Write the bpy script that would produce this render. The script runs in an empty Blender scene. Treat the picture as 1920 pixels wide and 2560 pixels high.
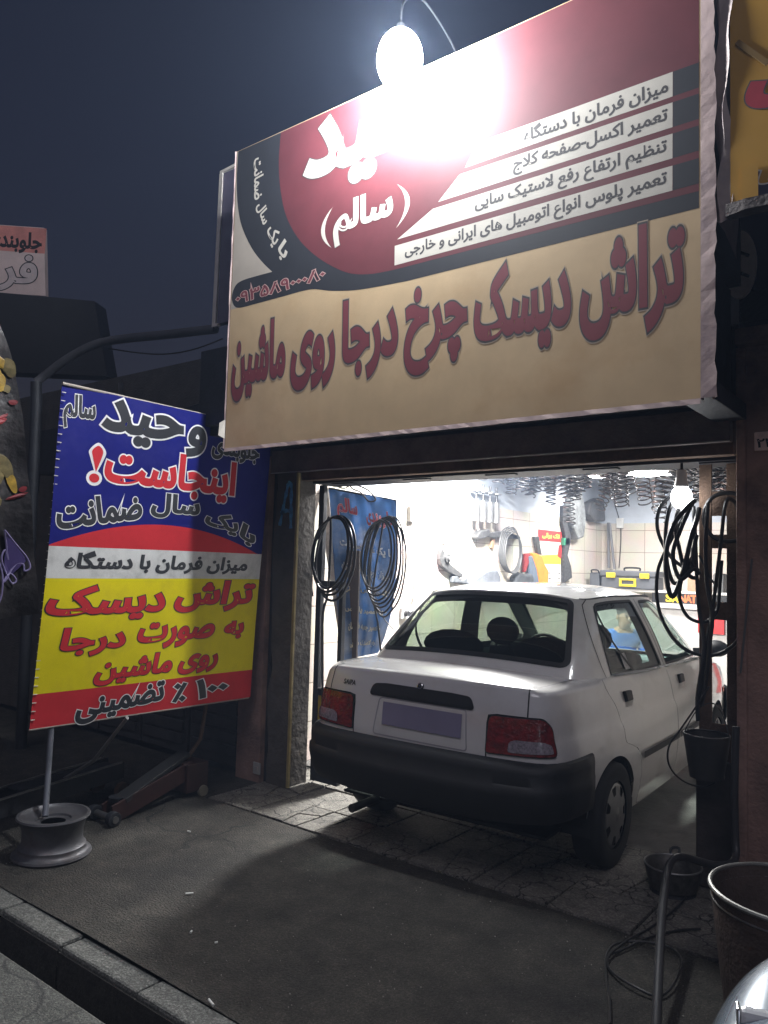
import bpy, bmesh, math, random
import numpy as np
from mathutils import Vector, Matrix, Euler
from mathutils.geometry import delaunay_2d_cdt
random.seed(7)
SC = bpy.context.scene
COL = SC.collection
R = math.radians
# ---------------------------------------------------------------- camera
yaw, pitch, roll, CAMZ = R(37.857), R(3.867), R(1.588), 1.549
F = Vector((-math.sin(yaw)*math.cos(pitch), math.cos(yaw)*math.cos(pitch), math.sin(pitch)))
RT = Vector((math.cos(yaw), math.sin(yaw), 0)); UP = RT.cross(F)
RT, UP = RT*math.cos(roll)+UP*math.sin(roll), UP*math.cos(roll)-RT*math.sin(roll)
cd = bpy.data.cameras.new('camera'); co = bpy.data.objects.new('camera', cd); COL.objects.link(co)
m = Matrix((RT, UP, -F)).transposed().to_4x4(); m.translation = (0, 0, CAMZ)
co.matrix_world = m
cd.sensor_fit = 'VERTICAL'; cd.sensor_height = 36; cd.sensor_width = 27
cd.lens = 36*1925/2560; cd.clip_start = .05; cd.clip_end = 500
SC.camera = co
# ---------------------------------------------------------------- sky, exposure
wd = bpy.data.worlds.new('World'); SC.world = wd; wd.use_nodes = True
nt = wd.node_tree; bg = nt.nodes['Background']
sk = nt.nodes.new('ShaderNodeTexSky'); sk.sky_type = 'NISHITA'; sk.sun_disc = False
sk.sun_elevation = R(-1.0); sk.sun_rotation = R(200); sk.ozone_density = 1.0
tn = nt.nodes.new('ShaderNodeMix'); tn.data_type = 'RGBA'; tn.blend_type = 'MULTIPLY'; tn.inputs['Factor'].default_value = 1
nt.links.new(sk.outputs[0], tn.inputs['A']); tn.inputs['B'].default_value = (1.08, 1.1, 1.9, 1)
nt.links.new(tn.outputs['Result'], bg.inputs[0]); bg.inputs[1].default_value = .062
sl = bpy.data.lights.new('street_fill', 'SUN'); sl.energy = .45; sl.angle = R(25); sl.color = (.95, .9, 1)  # sun-type fill added from the front, standing in for unseen street light
so = bpy.data.objects.new('street_fill', sl); COL.objects.link(so)
so.rotation_euler = (R(42), 0, R(28))
vs = SC.view_settings; vs.view_transform = 'Standard'; vs.look = 'None'; vs.exposure = 0; vs.gamma = 1
SC.cycles.max_bounces = 6; SC.cycles.diffuse_bounces = 3; SC.cycles.glossy_bounces = 3
SC.cycles.transparent_max_bounces = 12; SC.cycles.sample_clamp_indirect = 4
PANEL1, PANEL2, BULB, LAMP = 115, 820, 30, 640
# ---------------------------------------------------------------- materials
MATS = {}
def mat(name, col, rough=.6, metal=0., var=.18, scale=6., bump=0., bscale=60., coat=0., spec=.5, stain=None, sscale=2.5, samt=.5, back=None):
    if name in MATS: return MATS[name]
    m = bpy.data.materials.new(name); m.use_nodes = True; n = m.node_tree.nodes; L = m.node_tree.links
    b = n['Principled BSDF']; b.inputs['Roughness'].default_value = rough; b.inputs['Metallic'].default_value = metal
    b.inputs['Coat Weight'].default_value = coat; b.inputs['Coat Roughness'].default_value = .05
    b.inputs['Specular IOR Level'].default_value = spec
    tc = n.new('ShaderNodeTexCoord'); nz = n.new('ShaderNodeTexNoise'); nz.inputs['Scale'].default_value = scale
    nz.inputs['Detail'].default_value = 5; nz.inputs['Roughness'].default_value = .62
    L.new(tc.outputs['Object'], nz.inputs['Vector'])
    rp = n.new('ShaderNodeValToRGB'); rp.color_ramp.elements[0].position = .3; rp.color_ramp.elements[1].position = .72
    c = Vector(col)
    rp.color_ramp.elements[0].color = (*[x*(1-var) for x in c], 1); rp.color_ramp.elements[1].color = (*[min(1, x*(1+var)) for x in c], 1)
    L.new(nz.outputs['Fac'], rp.inputs['Fac']); out = rp.outputs['Color']
    if stain:
        n2 = n.new('ShaderNodeTexNoise'); n2.inputs['Scale'].default_value = sscale; n2.inputs['Detail'].default_value = 7; n2.inputs['Roughness'].default_value = .65
        L.new(tc.outputs['Object'], n2.inputs['Vector'])
        r2 = n.new('ShaderNodeValToRGB'); r2.color_ramp.elements[0].position = .5; r2.color_ramp.elements[1].position = .68
        L.new(n2.outputs['Fac'], r2.inputs['Fac'])
        ml = n.new('ShaderNodeMath'); ml.operation = 'MULTIPLY'; ml.inputs[1].default_value = samt; L.new(r2.outputs['Color'], ml.inputs[0])
        mx = n.new('ShaderNodeMix'); mx.data_type = 'RGBA'; L.new(ml.outputs[0], mx.inputs['Factor']); L.new(out, mx.inputs['A'])
        mx.inputs['B'].default_value = (*stain, 1); out = mx.outputs['Result']
    if back:
        ge = n.new('ShaderNodeNewGeometry'); mb = n.new('ShaderNodeMix'); mb.data_type = 'RGBA'
        L.new(ge.outputs['Backfacing'], mb.inputs['Factor']); L.new(out, mb.inputs['A']); mb.inputs['B'].default_value = (*back, 1); out = mb.outputs['Result']
    L.new(out, b.inputs['Base Color'])
    if bump:
        n3 = n.new('ShaderNodeTexNoise'); n3.inputs['Scale'].default_value = bscale; n3.inputs['Detail'].default_value = 6
        L.new(tc.outputs['Object'], n3.inputs['Vector'])
        bp = n.new('ShaderNodeBump'); bp.inputs['Strength'].default_value = bump; bp.inputs['Distance'].default_value = .02
        L.new(n3.outputs['Fac'], bp.inputs['Height']); L.new(bp.outputs[0], b.inputs['Normal'])
    MATS[name] = m; return m
def cracks(m, scale, width, dark, cover=.5):
    n = m.node_tree.nodes; L = m.node_tree.links; bs = n['Principled BSDF']; src = bs.inputs['Base Color'].links[0].from_socket
    tc = n.new('ShaderNodeTexCoord'); nz = n.new('ShaderNodeTexNoise'); nz.inputs['Scale'].default_value = scale*1.7; nz.inputs['Detail'].default_value = 5
    L.new(tc.outputs['Object'], nz.inputs['Vector']); mx = n.new('ShaderNodeVectorMath'); mx.operation = 'MULTIPLY_ADD'; mx.inputs[1].default_value = (.35/scale*2,)*3
    L.new(nz.outputs['Color'], mx.inputs[0]); L.new(tc.outputs['Object'], mx.inputs[2])
    vo = n.new('ShaderNodeTexVoronoi'); vo.feature = 'DISTANCE_TO_EDGE'; vo.inputs['Scale'].default_value = scale; L.new(mx.outputs[0], vo.inputs['Vector'])
    mr = n.new('ShaderNodeMapRange'); mr.inputs['From Min'].default_value = width*.3; mr.inputs['From Max'].default_value = width; mr.inputs['To Min'].default_value = 1; mr.inputs['To Max'].default_value = 0; L.new(vo.outputs['Distance'], mr.inputs['Value'])
    n2 = n.new('ShaderNodeTexNoise'); n2.inputs['Scale'].default_value = scale*.45; L.new(tc.outputs['Object'], n2.inputs['Vector'])
    m2 = n.new('ShaderNodeMapRange'); m2.inputs['From Min'].default_value = 1-cover-.06; m2.inputs['From Max'].default_value = 1-cover+.06; L.new(n2.outputs['Fac'], m2.inputs['Value'])
    mu = n.new('ShaderNodeMath'); mu.operation = 'MULTIPLY'; L.new(mr.outputs[0], mu.inputs[0]); L.new(m2.outputs[0], mu.inputs[1])
    mi = n.new('ShaderNodeMix'); mi.data_type = 'RGBA'; L.new(mu.outputs[0], mi.inputs['Factor']); L.new(src, mi.inputs['A']); mi.inputs['B'].default_value = (*dark, 1); L.new(mi.outputs['Result'], bs.inputs['Base Color'])
def speckle(m, scale, lo=.55, hi=1.5):
    n = m.node_tree.nodes; L = m.node_tree.links; bs = n['Principled BSDF']; src = bs.inputs['Base Color'].links[0].from_socket
    tc = n.new('ShaderNodeTexCoord'); vo = n.new('ShaderNodeTexVoronoi'); vo.inputs['Scale'].default_value = scale; L.new(tc.outputs['Object'], vo.inputs['Vector'])
    sp_ = n.new('ShaderNodeSeparateColor'); L.new(vo.outputs['Color'], sp_.inputs[0]); pw = n.new('ShaderNodeMath'); pw.operation = 'POWER'; pw.inputs[1].default_value = 2.2; L.new(sp_.outputs[0], pw.inputs[0])
    mr = n.new('ShaderNodeMapRange'); mr.inputs['To Min'].default_value = lo; mr.inputs['To Max'].default_value = hi; L.new(pw.outputs[0], mr.inputs['Value'])
    mi = n.new('ShaderNodeMix'); mi.data_type = 'RGBA'; mi.blend_type = 'MULTIPLY'; mi.inputs['Factor'].default_value = 1; L.new(src, mi.inputs['A']); L.new(mr.outputs[0], mi.inputs['B']); L.new(mi.outputs['Result'], bs.inputs['Base Color'])
def emit(name, col, s):
    m = bpy.data.materials.new(name); m.use_nodes = True; n = m.node_tree.nodes; b = n['Principled BSDF']
    b.inputs['Base Color'].default_value = (.8, .8, .8, 1); b.inputs['Emission Color'].default_value = (*col, 1); b.inputs['Emission Strength'].default_value = s
    return m
def glassmat(name, tint, refl=.12, rough=.02):
    m = bpy.data.materials.new(name); m.use_nodes = True; n = m.node_tree.nodes; L = m.node_tree.links
    n.remove(n['Principled BSDF']); o = n['Material Output']
    t = n.new('ShaderNodeBsdfTransparent'); t.inputs[0].default_value = (*tint, 1)
    g = n.new('ShaderNodeBsdfGlossy'); g.inputs['Roughness'].default_value = rough; g.inputs[0].default_value = (1, 1, 1, 1)
    lw = n.new('ShaderNodeLayerWeight'); lw.inputs[0].default_value = .5; pw = n.new('ShaderNodeMath'); pw.operation = 'POWER'; pw.inputs[1].default_value = 5; L.new(lw.outputs['Facing'], pw.inputs[0])
    fr = n.new('ShaderNodeMath'); fr.operation = 'MULTIPLY_ADD'; fr.inputs[1].default_value = .9; fr.inputs[2].default_value = .05; L.new(pw.outputs[0], fr.inputs[0])
    mx = n.new('ShaderNodeMixShader'); L.new(fr.outputs[0], mx.inputs[0]); L.new(t.outputs[0], mx.inputs[1]); L.new(g.outputs[0], mx.inputs[2]); L.new(mx.outputs[0], o.inputs[0])
    return m
# ---------------------------------------------------------------- mesh helpers
class MB:
    def __init__(s): s.v = []; s.f = []
    def add(s, v, f):
        o = len(s.v); s.v += [tuple(p) for p in v]; s.f += [tuple(i+o for i in q) for q in f]; return s
    def box(s, x0, x1, y0, y1, z0, z1, M=None):
        v = [Vector((x, y, z)) for z in (z0, z1) for y in (y0, y1) for x in (x0, x1)]
        if M is not None: v = [M @ p for p in v]
        return s.add(v, [(0, 2, 3, 1), (4, 5, 7, 6), (0, 1, 5, 4), (2, 6, 7, 3), (0, 4, 6, 2), (1, 3, 7, 5)])
    def bar(s, p0, p1, w, h=None, up=(0, 0, 1)):
        h = h or w; p0 = Vector(p0); p1 = Vector(p1); d = (p1-p0).normalized(); a = d.cross(Vector(up))
        if a.length < 1e-3: a = d.cross(Vector((1, 0, 0)))
        a.normalize(); b = a.cross(d)
        v = [p+a*(i*w/2)+b*(j*h/2) for p in (p0, p1) for i, j in ((-1, -1), (1, -1), (1, 1), (-1, 1))]
        return s.add(v, [(3, 2, 1, 0), (4, 5, 6, 7), (0, 1, 5, 4), (1, 2, 6, 5), (2, 3, 7, 6), (3, 0, 4, 7)])
    def tube(s, pts, r, n=8, cap=True, closed=False):
        P = [Vector(p) for p in pts]; N = len(P); v = []; f = []; ref = None
        rr = r if isinstance(r, (list, tuple)) else [r]*N
        for i in range(N):
            if closed: d = P[(i+1) % N]-P[i-1]
            else: d = P[min(i+1, N-1)]-P[max(i-1, 0)]
            d.normalize()
            if ref is None: ref = d.orthogonal().normalized()
            ref = (ref-d*ref.dot(d))
            if ref.length < 1e-5: ref = d.orthogonal()
            ref.normalize(); b = d.cross(ref)
            for k in range(n):
                a = 2*math.pi*k/n; v.append(P[i]+(ref*math.cos(a)+b*math.sin(a))*rr[i])
        for i in range(N if closed else N-1):
            j = (i+1) % N
            for k in range(n): f.append((i*n+k, i*n+(k+1) % n, j*n+(k+1) % n, j*n+k))
        if cap and not closed: f.append(tuple(range(n))[::-1]); f.append(tuple((N-1)*n+k for k in range(n)))
        return s.add(v, f)
    def cyl(s, p0, p1, r0, r1=None, n=24): return s.tube([p0, p1], [r0, r0 if r1 is None else r1], n)
    def lathe(s, prof, n=32, M=None, cap=False):
        v = []; f = []; K = len(prof)
        for i in range(n):
            a = 2*math.pi*i/n
            for r, z in prof:
                p = Vector((r*math.cos(a), r*math.sin(a), z)); v.append(M @ p if M is not None else p)
        for i in range(n):
            j = (i+1) % n
            for k in range(K-1): f.append((i*K+k, j*K+k, j*K+k+1, i*K+k+1))
        if cap: f.append(tuple(i*K for i in range(n))[::-1]); f.append(tuple(i*K+K-1 for i in range(n)))
        return s.add(v, f)
    def prism(s, poly, M, h):
        """2D polygon extruded by h along local z, mapped by M"""
        n = len(poly); ar = sum(poly[i][0]*poly[(i+1) % n][1]-poly[(i+1) % n][0]*poly[i][1] for i in range(n))
        if ar < 0: poly = poly[::-1]
        v = [M @ Vector((x, y, 0)) for x, y in poly]+[M @ Vector((x, y, h)) for x, y in poly]
        return s.add(v, [tuple(range(n))[::-1], tuple(range(n, 2*n))]+[(i, (i+1) % n, n+(i+1) % n, n+i) for i in range(n)])
    def ell(s, c, r, n=16, M=None):
        rx, ry, rz = r; K = n//2
        v = []; f = []
        for i in range(K+1):
            t = math.pi*i/K
            for k in range(n):
                a = 2*math.pi*k/n; p = Vector((rx*math.sin(t)*math.cos(a), ry*math.sin(t)*math.sin(a), -rz*math.cos(t)))
                if M is not None: p = M @ p
                v.append(p+Vector(c))
        for i in range(K):
            for k in range(n): f.append((i*n+k, i*n+(k+1) % n, (i+1)*n+(k+1) % n, (i+1)*n+k))
        return s.add(v, f)
    def mesh(s, name, mt=None, smooth=False, bevel=0):
        me = bpy.data.meshes.new(name); me.from_pydata(s.v, [], s.f); me.update()
        bm = bmesh.new(); bm.from_mesh(me); bmesh.ops.remove_doubles(bm, verts=bm.verts, dist=1e-6) if smooth else None
        bm.to_mesh(me); bm.free()
        if smooth:
            for p in me.polygons: p.use_smooth = True
        for x in (mt if isinstance(mt, (list, tuple)) else [mt]):
            if x: me.materials.append(x)
        return me
    def obj(s, name, mt=None, parent=None, smooth=False, bevel=0, loc=None):
        o = bpy.data.objects.new(name, s.mesh(name, mt, smooth)); COL.objects.link(o)
        if parent: o.parent = parent
        if loc: o.location = loc
        if bevel:
            b = o.modifiers.new('bevel', 'BEVEL'); b.width = bevel; b.segments = 2; b.limit_method = 'ANGLE'; b.angle_limit = R(40)
        if smooth and not bevel:
            try: o.data.set_sharp_from_angle(angle=R(42))
            except Exception: pass
        return o
def tag(o, label=None, cat=None, group=None, kind=None):
    if label: o['label'] = label
    if cat: o['category'] = cat
    if group: o['group'] = group
    if kind: o['kind'] = kind
    return o
def thing(name, label, cat, loc=(0, 0, 0), rz=0, group=None):
    o = bpy.data.objects.new(name, None); COL.objects.link(o); o.location = loc; o.rotation_euler = (0, 0, rz); o.empty_display_size = .1
    return tag(o, label, cat, group)
def rebase(o, loc):
    """shift a world-built mesh so its origin is at loc"""
    o.data.transform(Matrix.Translation(-Vector(loc))); o.location = loc; return o
def struct(mb, name, mt, **k): return tag(mb.obj(name, mt, **k), kind='structure')
def spline(pts, n=8, closed=False):
    P = [Vector(p) for p in pts]; N = len(P); out = []
    for i in range(N if closed else N-1):
        if closed: a, b, c, d = P[i-1], P[i], P[(i+1) % N], P[(i+2) % N]
        else: a, b, c, d = P[max(i-1, 0)], P[i], P[i+1], P[min(i+2, N-1)]
        for k in range(n):
            t = k/n; out.append(.5*((2*b)+(c-a)*t+(2*a-5*b+4*c-d)*t*t+(3*b-a-3*c+d)*t**3))
    if not closed: out.append(P[-1])
    return out
# ---------------------------------------------------------------- lettering (joined Persian letterforms)
FORMS = {'ا': 'ﺍﺎ', 'ب': 'ﺏﺐﺑﺒ', 'پ': 'ﭖﭗﭘﭙ', 'ت': 'ﺕﺖﺗﺘ', 'ج': 'ﺝﺞﺟﺠ', 'چ': 'ﭺﭻﭼﭽ', 'ح': 'ﺡﺢﺣﺤ', 'خ': 'ﺥﺦﺧﺨ', 'د': 'ﺩﺪ', 'ر': 'ﺭﺮ', 'ز': 'ﺯﺰ',
 'س': 'ﺱﺲﺳﺴ', 'ش': 'ﺵﺶﺷﺸ', 'ص': 'ﺹﺺﺻﺼ', 'ض': 'ﺽﺾﺿﻀ', 'ظ': 'ﻅﻆﻇﻈ', 'ع': 'ﻉﻊﻋﻌ', 'غ': 'ﻍﻎﻏﻐ', 'ف': 'ﻑﻒﻓﻔ', 'ق': 'ﻕﻖﻗﻘ', 'ک': 'ﮎﮏﮐﮑ', 'گ': 'ﮒﮓﮔﮕ', 'ل': 'ﻝﻞﻟﻠ',
 'م': 'ﻡﻢﻣﻤ', 'ن': 'ﻥﻦﻧﻨ', 'و': 'ﻭﻮ', 'ه': 'ﻩﻪﻫﻬ', 'ی': 'ﯼﯽﯾﯿ', 'ﻻ': 'ﻻﻼ'}
def shape(t):
    t = t.replace('لا', 'ﻻ'); out = []
    for i, c in enumerate(t):
        if c not in FORMS: out.append(c); continue
        pj = i > 0 and t[i-1] in FORMS and len(FORMS[t[i-1]]) == 4
        nj = i+1 < len(t) and t[i+1] in FORMS and len(FORMS[c]) == 4
        out.append(FORMS[c][(1 if pj else 0)+(2 if nj else 0)])
    s = ''.join(out)
    if all(c in '۰۱۲۳۴۵۶۷۸۹0123456789ABCDEFGHIJKLMNOPQRSTUVWXYZ .' for c in s): return s
    return s[::-1]
def glyphs(text, offset):
    c = bpy.data.curves.new('tmp', 'FONT'); c.body = shape(text); c.size = 1; c.resolution_u = 3; c.bevel_depth = max(offset, .001); c.bevel_resolution = 1; c.fill_mode = 'BOTH'
    o = bpy.data.objects.new('tmp', c); COL.objects.link(o); bpy.context.view_layer.update()
    dg = bpy.context.evaluated_depsgraph_get(); me = bpy.data.meshes.new_from_object(o.evaluated_get(dg))
    v = [(p.co[0], p.co[1], p.co[2]/max(offset, .001)) for p in me.vertices]; f = [tuple(p.vertices) for p in me.polygons]
    par = list(range(len(v)))
    def find(a):
        while par[a] != a: par[a] = par[par[a]]; a = par[a]
        return a
    for q in f:
        for b in q[1:]: par[find(b)] = find(q[0])
    ids = {}; lay = [ids.setdefault(find(i), len(ids)) for i in range(len(v))]
    bpy.data.objects.remove(o); bpy.data.curves.remove(c); bpy.data.meshes.remove(me)
    return v, f, lay
LSTEP = .00012
class Lettering:
    """collects flat lettering laid just proud of a panel; M maps (u, v, w) of the panel to the world"""
    def __init__(s, M): s.M = M; s.mb = {}
    def word(s, text, box, layers, rot=0, shear=0, bend=None):
        x0, y0, x1, y1 = box
        fv, _, _ = glyphs(text, layers[-1][0])
        ax = min(p[0] for p in fv); bx = max(p[0] for p in fv); ay = min(p[1] for p in fv); by = max(p[1] for p in fv)
        sx = (x1-x0)/(bx-ax); sy = (y1-y0)/(by-ay); cx, cy = (x0+x1)/2, (y0+y1)/2; cr, sr = math.cos(R(rot)), math.sin(R(rot))
        for li, (off, key) in enumerate(layers):
            v, f, lay = glyphs(text, off); out = []
            for p, l in zip(v, lay):
                x = x0+(p[0]-ax)*sx-cx; y = y0+(p[1]-ay)*sy-cy
                if bend: y += bend*(1-(2*x/(x1-x0))**2)
                x += shear*y
                out.append(s.M @ Vector((cx+x*cr-y*sr, cy+x*sr+y*cr, LSTEP*(li+1)+LSTEP*.3*p[2]+LSTEP*.04*(l % 7))))
            s.mb.setdefault(key, []).append(MB().add(out, f))
    def build(s, mats, parent, names):
        for k, ms in s.mb.items():
            for mb in ms: mb.obj(names.get(k, 'lettering'), mats[k], parent)
# ---------------------------------------------------------------- the white saloon
def dense(pts, n=24):
    return [tuple(p) for p in spline([Vector((p[0], p[1], 0)) for p in pts], n)]
def tab(pairs):
    xs = [p[0] for p in pairs]; d = dense(pairs, 10); X = [p[0] for p in d]; Y = [p[1] for p in d]
    return lambda z: float(np.interp(z, X, Y))
OUT = dense([(0, .075), (.30, .08), (.54, .10), (.665, .135), (.725, .205), (.752, .33), (.772, .6), (.79, 1.0), (.80, 1.5), (.802, 2.0), (.797, 2.6), (.785, 3.1), (.755, 3.5), (.70, 3.73), (.58, 3.86), (.32, 3.92), (0, 3.935)])
OX = np.array([p[0] for p in OUT]); OY = np.array([p[1] for p in OUT]); dxx = np.gradient(OX); dyy = np.gradient(OY); ln = np.hypot(dxx, dyy)
ONX = dyy/ln; ONY = -dxx/ln; OU = np.concatenate([[0], np.cumsum(np.hypot(np.diff(OX), np.diff(OY)))]); UMAX = float(OU[-1])
def base(u):
    s = abs(u); x, y, nx, ny = (float(np.interp(s, OU, a)) for a in (OX, OY, ONX, ONY)); l = math.hypot(nx, ny); nx /= l; ny /= l
    return (x, y, nx, ny) if u >= 0 else (-x, y, -nx, ny)
def u_of_y(y): return float(np.interp(y, OY, OU))
t_side = tab([(.12, -.07), (.22, -.045), (.32, -.016), (.45, 0), (.60, .005), (.67, .004), (.71, -.002), (.745, -.014), (.85, -.027), (.93, -.046), (1.0, -.065)])
t_rear = tab([(.2, -.03), (.4, -.01), (.62, 0), (.70, .002), (.84, -.012), (.92, -.032), (1.0, -.06)])
t_front = tab([(.2, -.04), (.4, -.01), (.5, 0), (.60, 0), (.7, -.03), (.8, -.09), (1.0, -.2)])
def off(z, nx, ny): return nx*nx*t_side(z)+ny*ny*(t_rear(z) if ny < 0 else t_front(z))
t_deck = tab([(.0, .955), (.12, .985), (.3, 1.0), (.5, 1.005), (.62, 1.0), (.9, .982), (1.4, .962), (2.0, .948), (2.6, .935), (3.1, .91), (3.4, .86), (3.7, .78), (3.9, .70), (4.0, .66)])
def zd(x, y):
    w = 1 if y < .7 or y > 3.2 else 0
    return t_deck(y)-.028*(x/.7)**2*(1 if y < .6 else max(0, 1-(y-.6)/.3) if y < .9 else min(1, max(0, (y-2.8)/.3)))
RS, DD_ = .028, .085
def _vt(u):
    x, y, nx, ny = base(u); o = off(.94 if y < 2.9 else .8, nx, ny)-RS; return zd(x+nx*o, y+ny*o)-RS
VU = np.linspace(-UMAX, UMAX, 700); VV = np.array([_vt(float(u)) for u in VU])
def VT(u): return float(np.interp(u, VU, VV))
def Pb(u, v):
    x, y, nx, ny = base(u); vt = VT(u)
    if v <= vt: o = off(v, nx, ny); return Vector((x+nx*o, y+ny*o, v))
    d = v-vt; o = off(vt, nx, ny); a = min(d/RS, math.pi/2); o -= RS*(1-math.cos(a)); z = vt+RS*math.sin(a)
    if a >= math.pi/2:
        e = d-RS*math.pi/2; o -= e; x += nx*o; y += ny*o; k = min(1, e/.03); return Vector((x, y, z*(1-k)+zd(x, y)*k))
    return Vector((x+nx*o, y+ny*o, z))
def Pn(P, u, v, h=.004):
    a = P(u+h, v)-P(u-h, v); b = P(u, v+h)-P(u, v-h); n = a.cross(b); return n.normalized() if n.length > 1e-12 else Vector((0, 0, 1))
# greenhouse
GL = [(0, .50), (.30, .505), (.50, .525), (.62, .57), (.695, .70), (.722, .95), (.735, 1.35), (.737, 1.9), (.728, 2.4), (.70, 2.85), (.665, 3.05), (.55, 3.17), (.30, 3.23), (0, 3.25)]
GU = [(0, .975), (.26, .98), (.42, .992), (.495, 1.02), (.535, 1.09), (.555, 1.22), (.572, 1.45), (.577, 1.75), (.567, 2.0), (.545, 2.17), (.505, 2.25), (.42, 2.29), (.22, 2.32), (0, 2.33)]
GLd, GUd = dense(GL, 30), dense(GU, 30)
NS = len(GLd)-1
def zr(x, y): return 1.452-.062*abs(x/.57)**3.2-.05*max(0, (1.45-y)/.5)**2.2-.045*max(0, (y-1.75)/.57)**2
def gpt(D, s):
    i = abs(s)*NS; k = min(int(i), NS-1); f = i-k; x = D[k][0]*(1-f)+D[k+1][0]*f; y = D[k][1]*(1-f)+D[k+1][1]*f
    return (x if s >= 0 else -x), y
def Pg(s, t):
    if s > 1: s -= 2
    if s < -1: s += 2
    lx, ly = gpt(GLd, s); ux_, uy_ = gpt(GUd, s); zl = zd(lx, ly)-.012; zu = zr(ux_, uy_)
    b = math.sin(math.pi*t)*.014; x = lx+(ux_-lx)*t; y = ly+(uy_-ly)*t
    dx, dy = x, (y-1.7)*.6; l = math.hypot(dx, dy) or 1
    return Vector((x+dx/l*b, y+dy/l*b, zl+(zu-zl)*t))
def inv(axis, val, z, lo, hi):
    """(s, t) of the cabin surface where coordinate axis = val and height = z"""
    t = .5
    for _ in range(7):
        a, b = lo, hi; fa = Pg(a, t)[axis]-val
        for _ in range(26):
            mm = (a+b)/2; fm = Pg(mm, t)[axis]-val
            if (fm > 0) == (fa > 0): a = mm
            else: b = mm
        s = (a+b)/2; z0 = Pg(s, 0)[2]; z1 = Pg(s, 1)[2]; t = (z-z0)/(z1-z0)
    return (s, t)
GS, GT = 4.2, .42            # metric scale of the (s, t) domain
def Pgm(a, b): return Pg(a/GS, b/GT)
def roundpoly(poly, r, n=5):
    out = []; N = len(poly); rr = r if isinstance(r, (list, tuple)) else [r]*N
    for i in range(N):
        p0, p, p1 = (Vector(poly[j]) for j in (i-1, i, (i+1) % N)); a = p0-p; b = p1-p; q = min(rr[i], a.length*.45, b.length*.45)
        if q < 1e-4: out.append(tuple(p)); continue
        A = p+a.normalized()*q; B = p+b.normalized()*q
        for k in range(n+1):
            t = k/n; out.append(tuple(A*(1-t)**2+p*2*t*(1-t)+B*t*t))
    return out
def densify(poly, st):
    out = []
    for i in range(len(poly)):
        a = Vector(poly[i]); b = Vector(poly[(i+1) % len(poly)]); n = max(1, int((b-a).length/st+.5))
        out += [tuple(a+(b-a)*k/n) for k in range(n)]
    return out
def inside(pts, poly):
    x, y = pts[:, 0], pts[:, 1]; r = np.zeros(len(pts), bool); P = np.array(poly); Q = np.roll(P, -1, 0)
    for (x0, y0), (x1, y1) in zip(P, Q):
        c = (y0 > y) != (y1 > y)
        if c.any(): r ^= c & (x < (x1-x0)*(y-y0)/((y1-y0) or 1e-12)+x0)
    return r
def patch(P, outer, holes=(), step=.05, lift=0., mb=None, st=None):
    loops = [densify(outer, st or step*.6)]+[densify(h, st or step*.6) for h in holes]
    V = []; E = []
    for l in loops:
        o = len(V); V += l; E += [(o+i, o+(i+1) % len(l)) for i in range(len(l))]
    A = np.array(loops[0]); lo, hi = A.min(0), A.max(0)
    gx, gy = np.meshgrid(np.arange(lo[0]+step/2, hi[0], step), np.arange(lo[1]+step/2, hi[1], step)); g = np.stack([gx.ravel(), gy.ravel()], 1)
    if len(g):
        k = inside(g, loops[0])
        for h in loops[1:]: k &= ~inside(g, h)
        g = g[k]; B = np.array(V)
        if len(g):
            d = np.sqrt(((g[:, None, :]-B[None])**2).sum(2)).min(1); g = g[d > step*.45]; V = V+[tuple(map(float, p)) for p in g]
    vo, _, fo, *_ = delaunay_2d_cdt([Vector(p) for p in V], E, [], 0, 1e-6)
    c = np.array([[sum(vo[i][0] for i in f)/3, sum(vo[i][1] for i in f)/3] for f in fo]); k = inside(c, loops[0])
    for h in loops[1:]: k &= ~inside(c, h)
    fs = [tuple(f) for f, q in zip(fo, k) if q]
    us = sorted({i for f in fs for i in f}); mp = {a: b for b, a in enumerate(us)}
    pts = [P(*vo[i])+(Pn(P, *vo[i])*lift if lift else Vector((0, 0, 0))) for i in us]; nr = [Pn(P, *vo[i]) for i in us]
    mb = mb or NMB(); mb.addn(pts, nr, [tuple(mp[i] for i in f) for f in fs]); return mb
class NMB(MB):
    def __init__(s): super().__init__(); s.n = []
    def addn(s, v, n, f): s.n += n; return s.add(v, f)
    def obj(s, name, mt, parent=None):
        me = bpy.data.meshes.new(name); me.from_pydata(s.v, [], s.f); me.update()
        for p in me.polygons: p.use_smooth = True
        me.normals_split_custom_set_from_vertices([tuple(q) for q in s.n]); me.materials.append(mt)
        o = bpy.data.objects.new(name, me); COL.objects.link(o); o.parent = parent; return o
def ribbon(P, pts, w=.005, lift=.0012, st=.02, mb=None):
    d = []
    for a, b in zip(pts, pts[1:]):
        a, b = Vector(a), Vector(b); n = max(1, int((b-a).length/st)); d += [a+(b-a)*k/n for k in range(n)]
    d.append(Vector(pts[-1])); mb = mb or MB(); q = [P(*p)+Pn(P, *p)*lift for p in d]; N = [Pn(P, *p) for p in d]; v = []
    for i in range(len(q)):
        t = (q[min(i+1, len(q)-1)]-q[max(i-1, 0)]).normalized(); s = t.cross(N[i]).normalized()*w/2; v += [q[i]-s, q[i]+s]
    return mb.add(v, [(2*i, 2*i+1, 2*i+3, 2*i+2) for i in range(len(q)-1)])
def mirror(pts): return [(-a, b) for a, b in pts][::-1]
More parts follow.
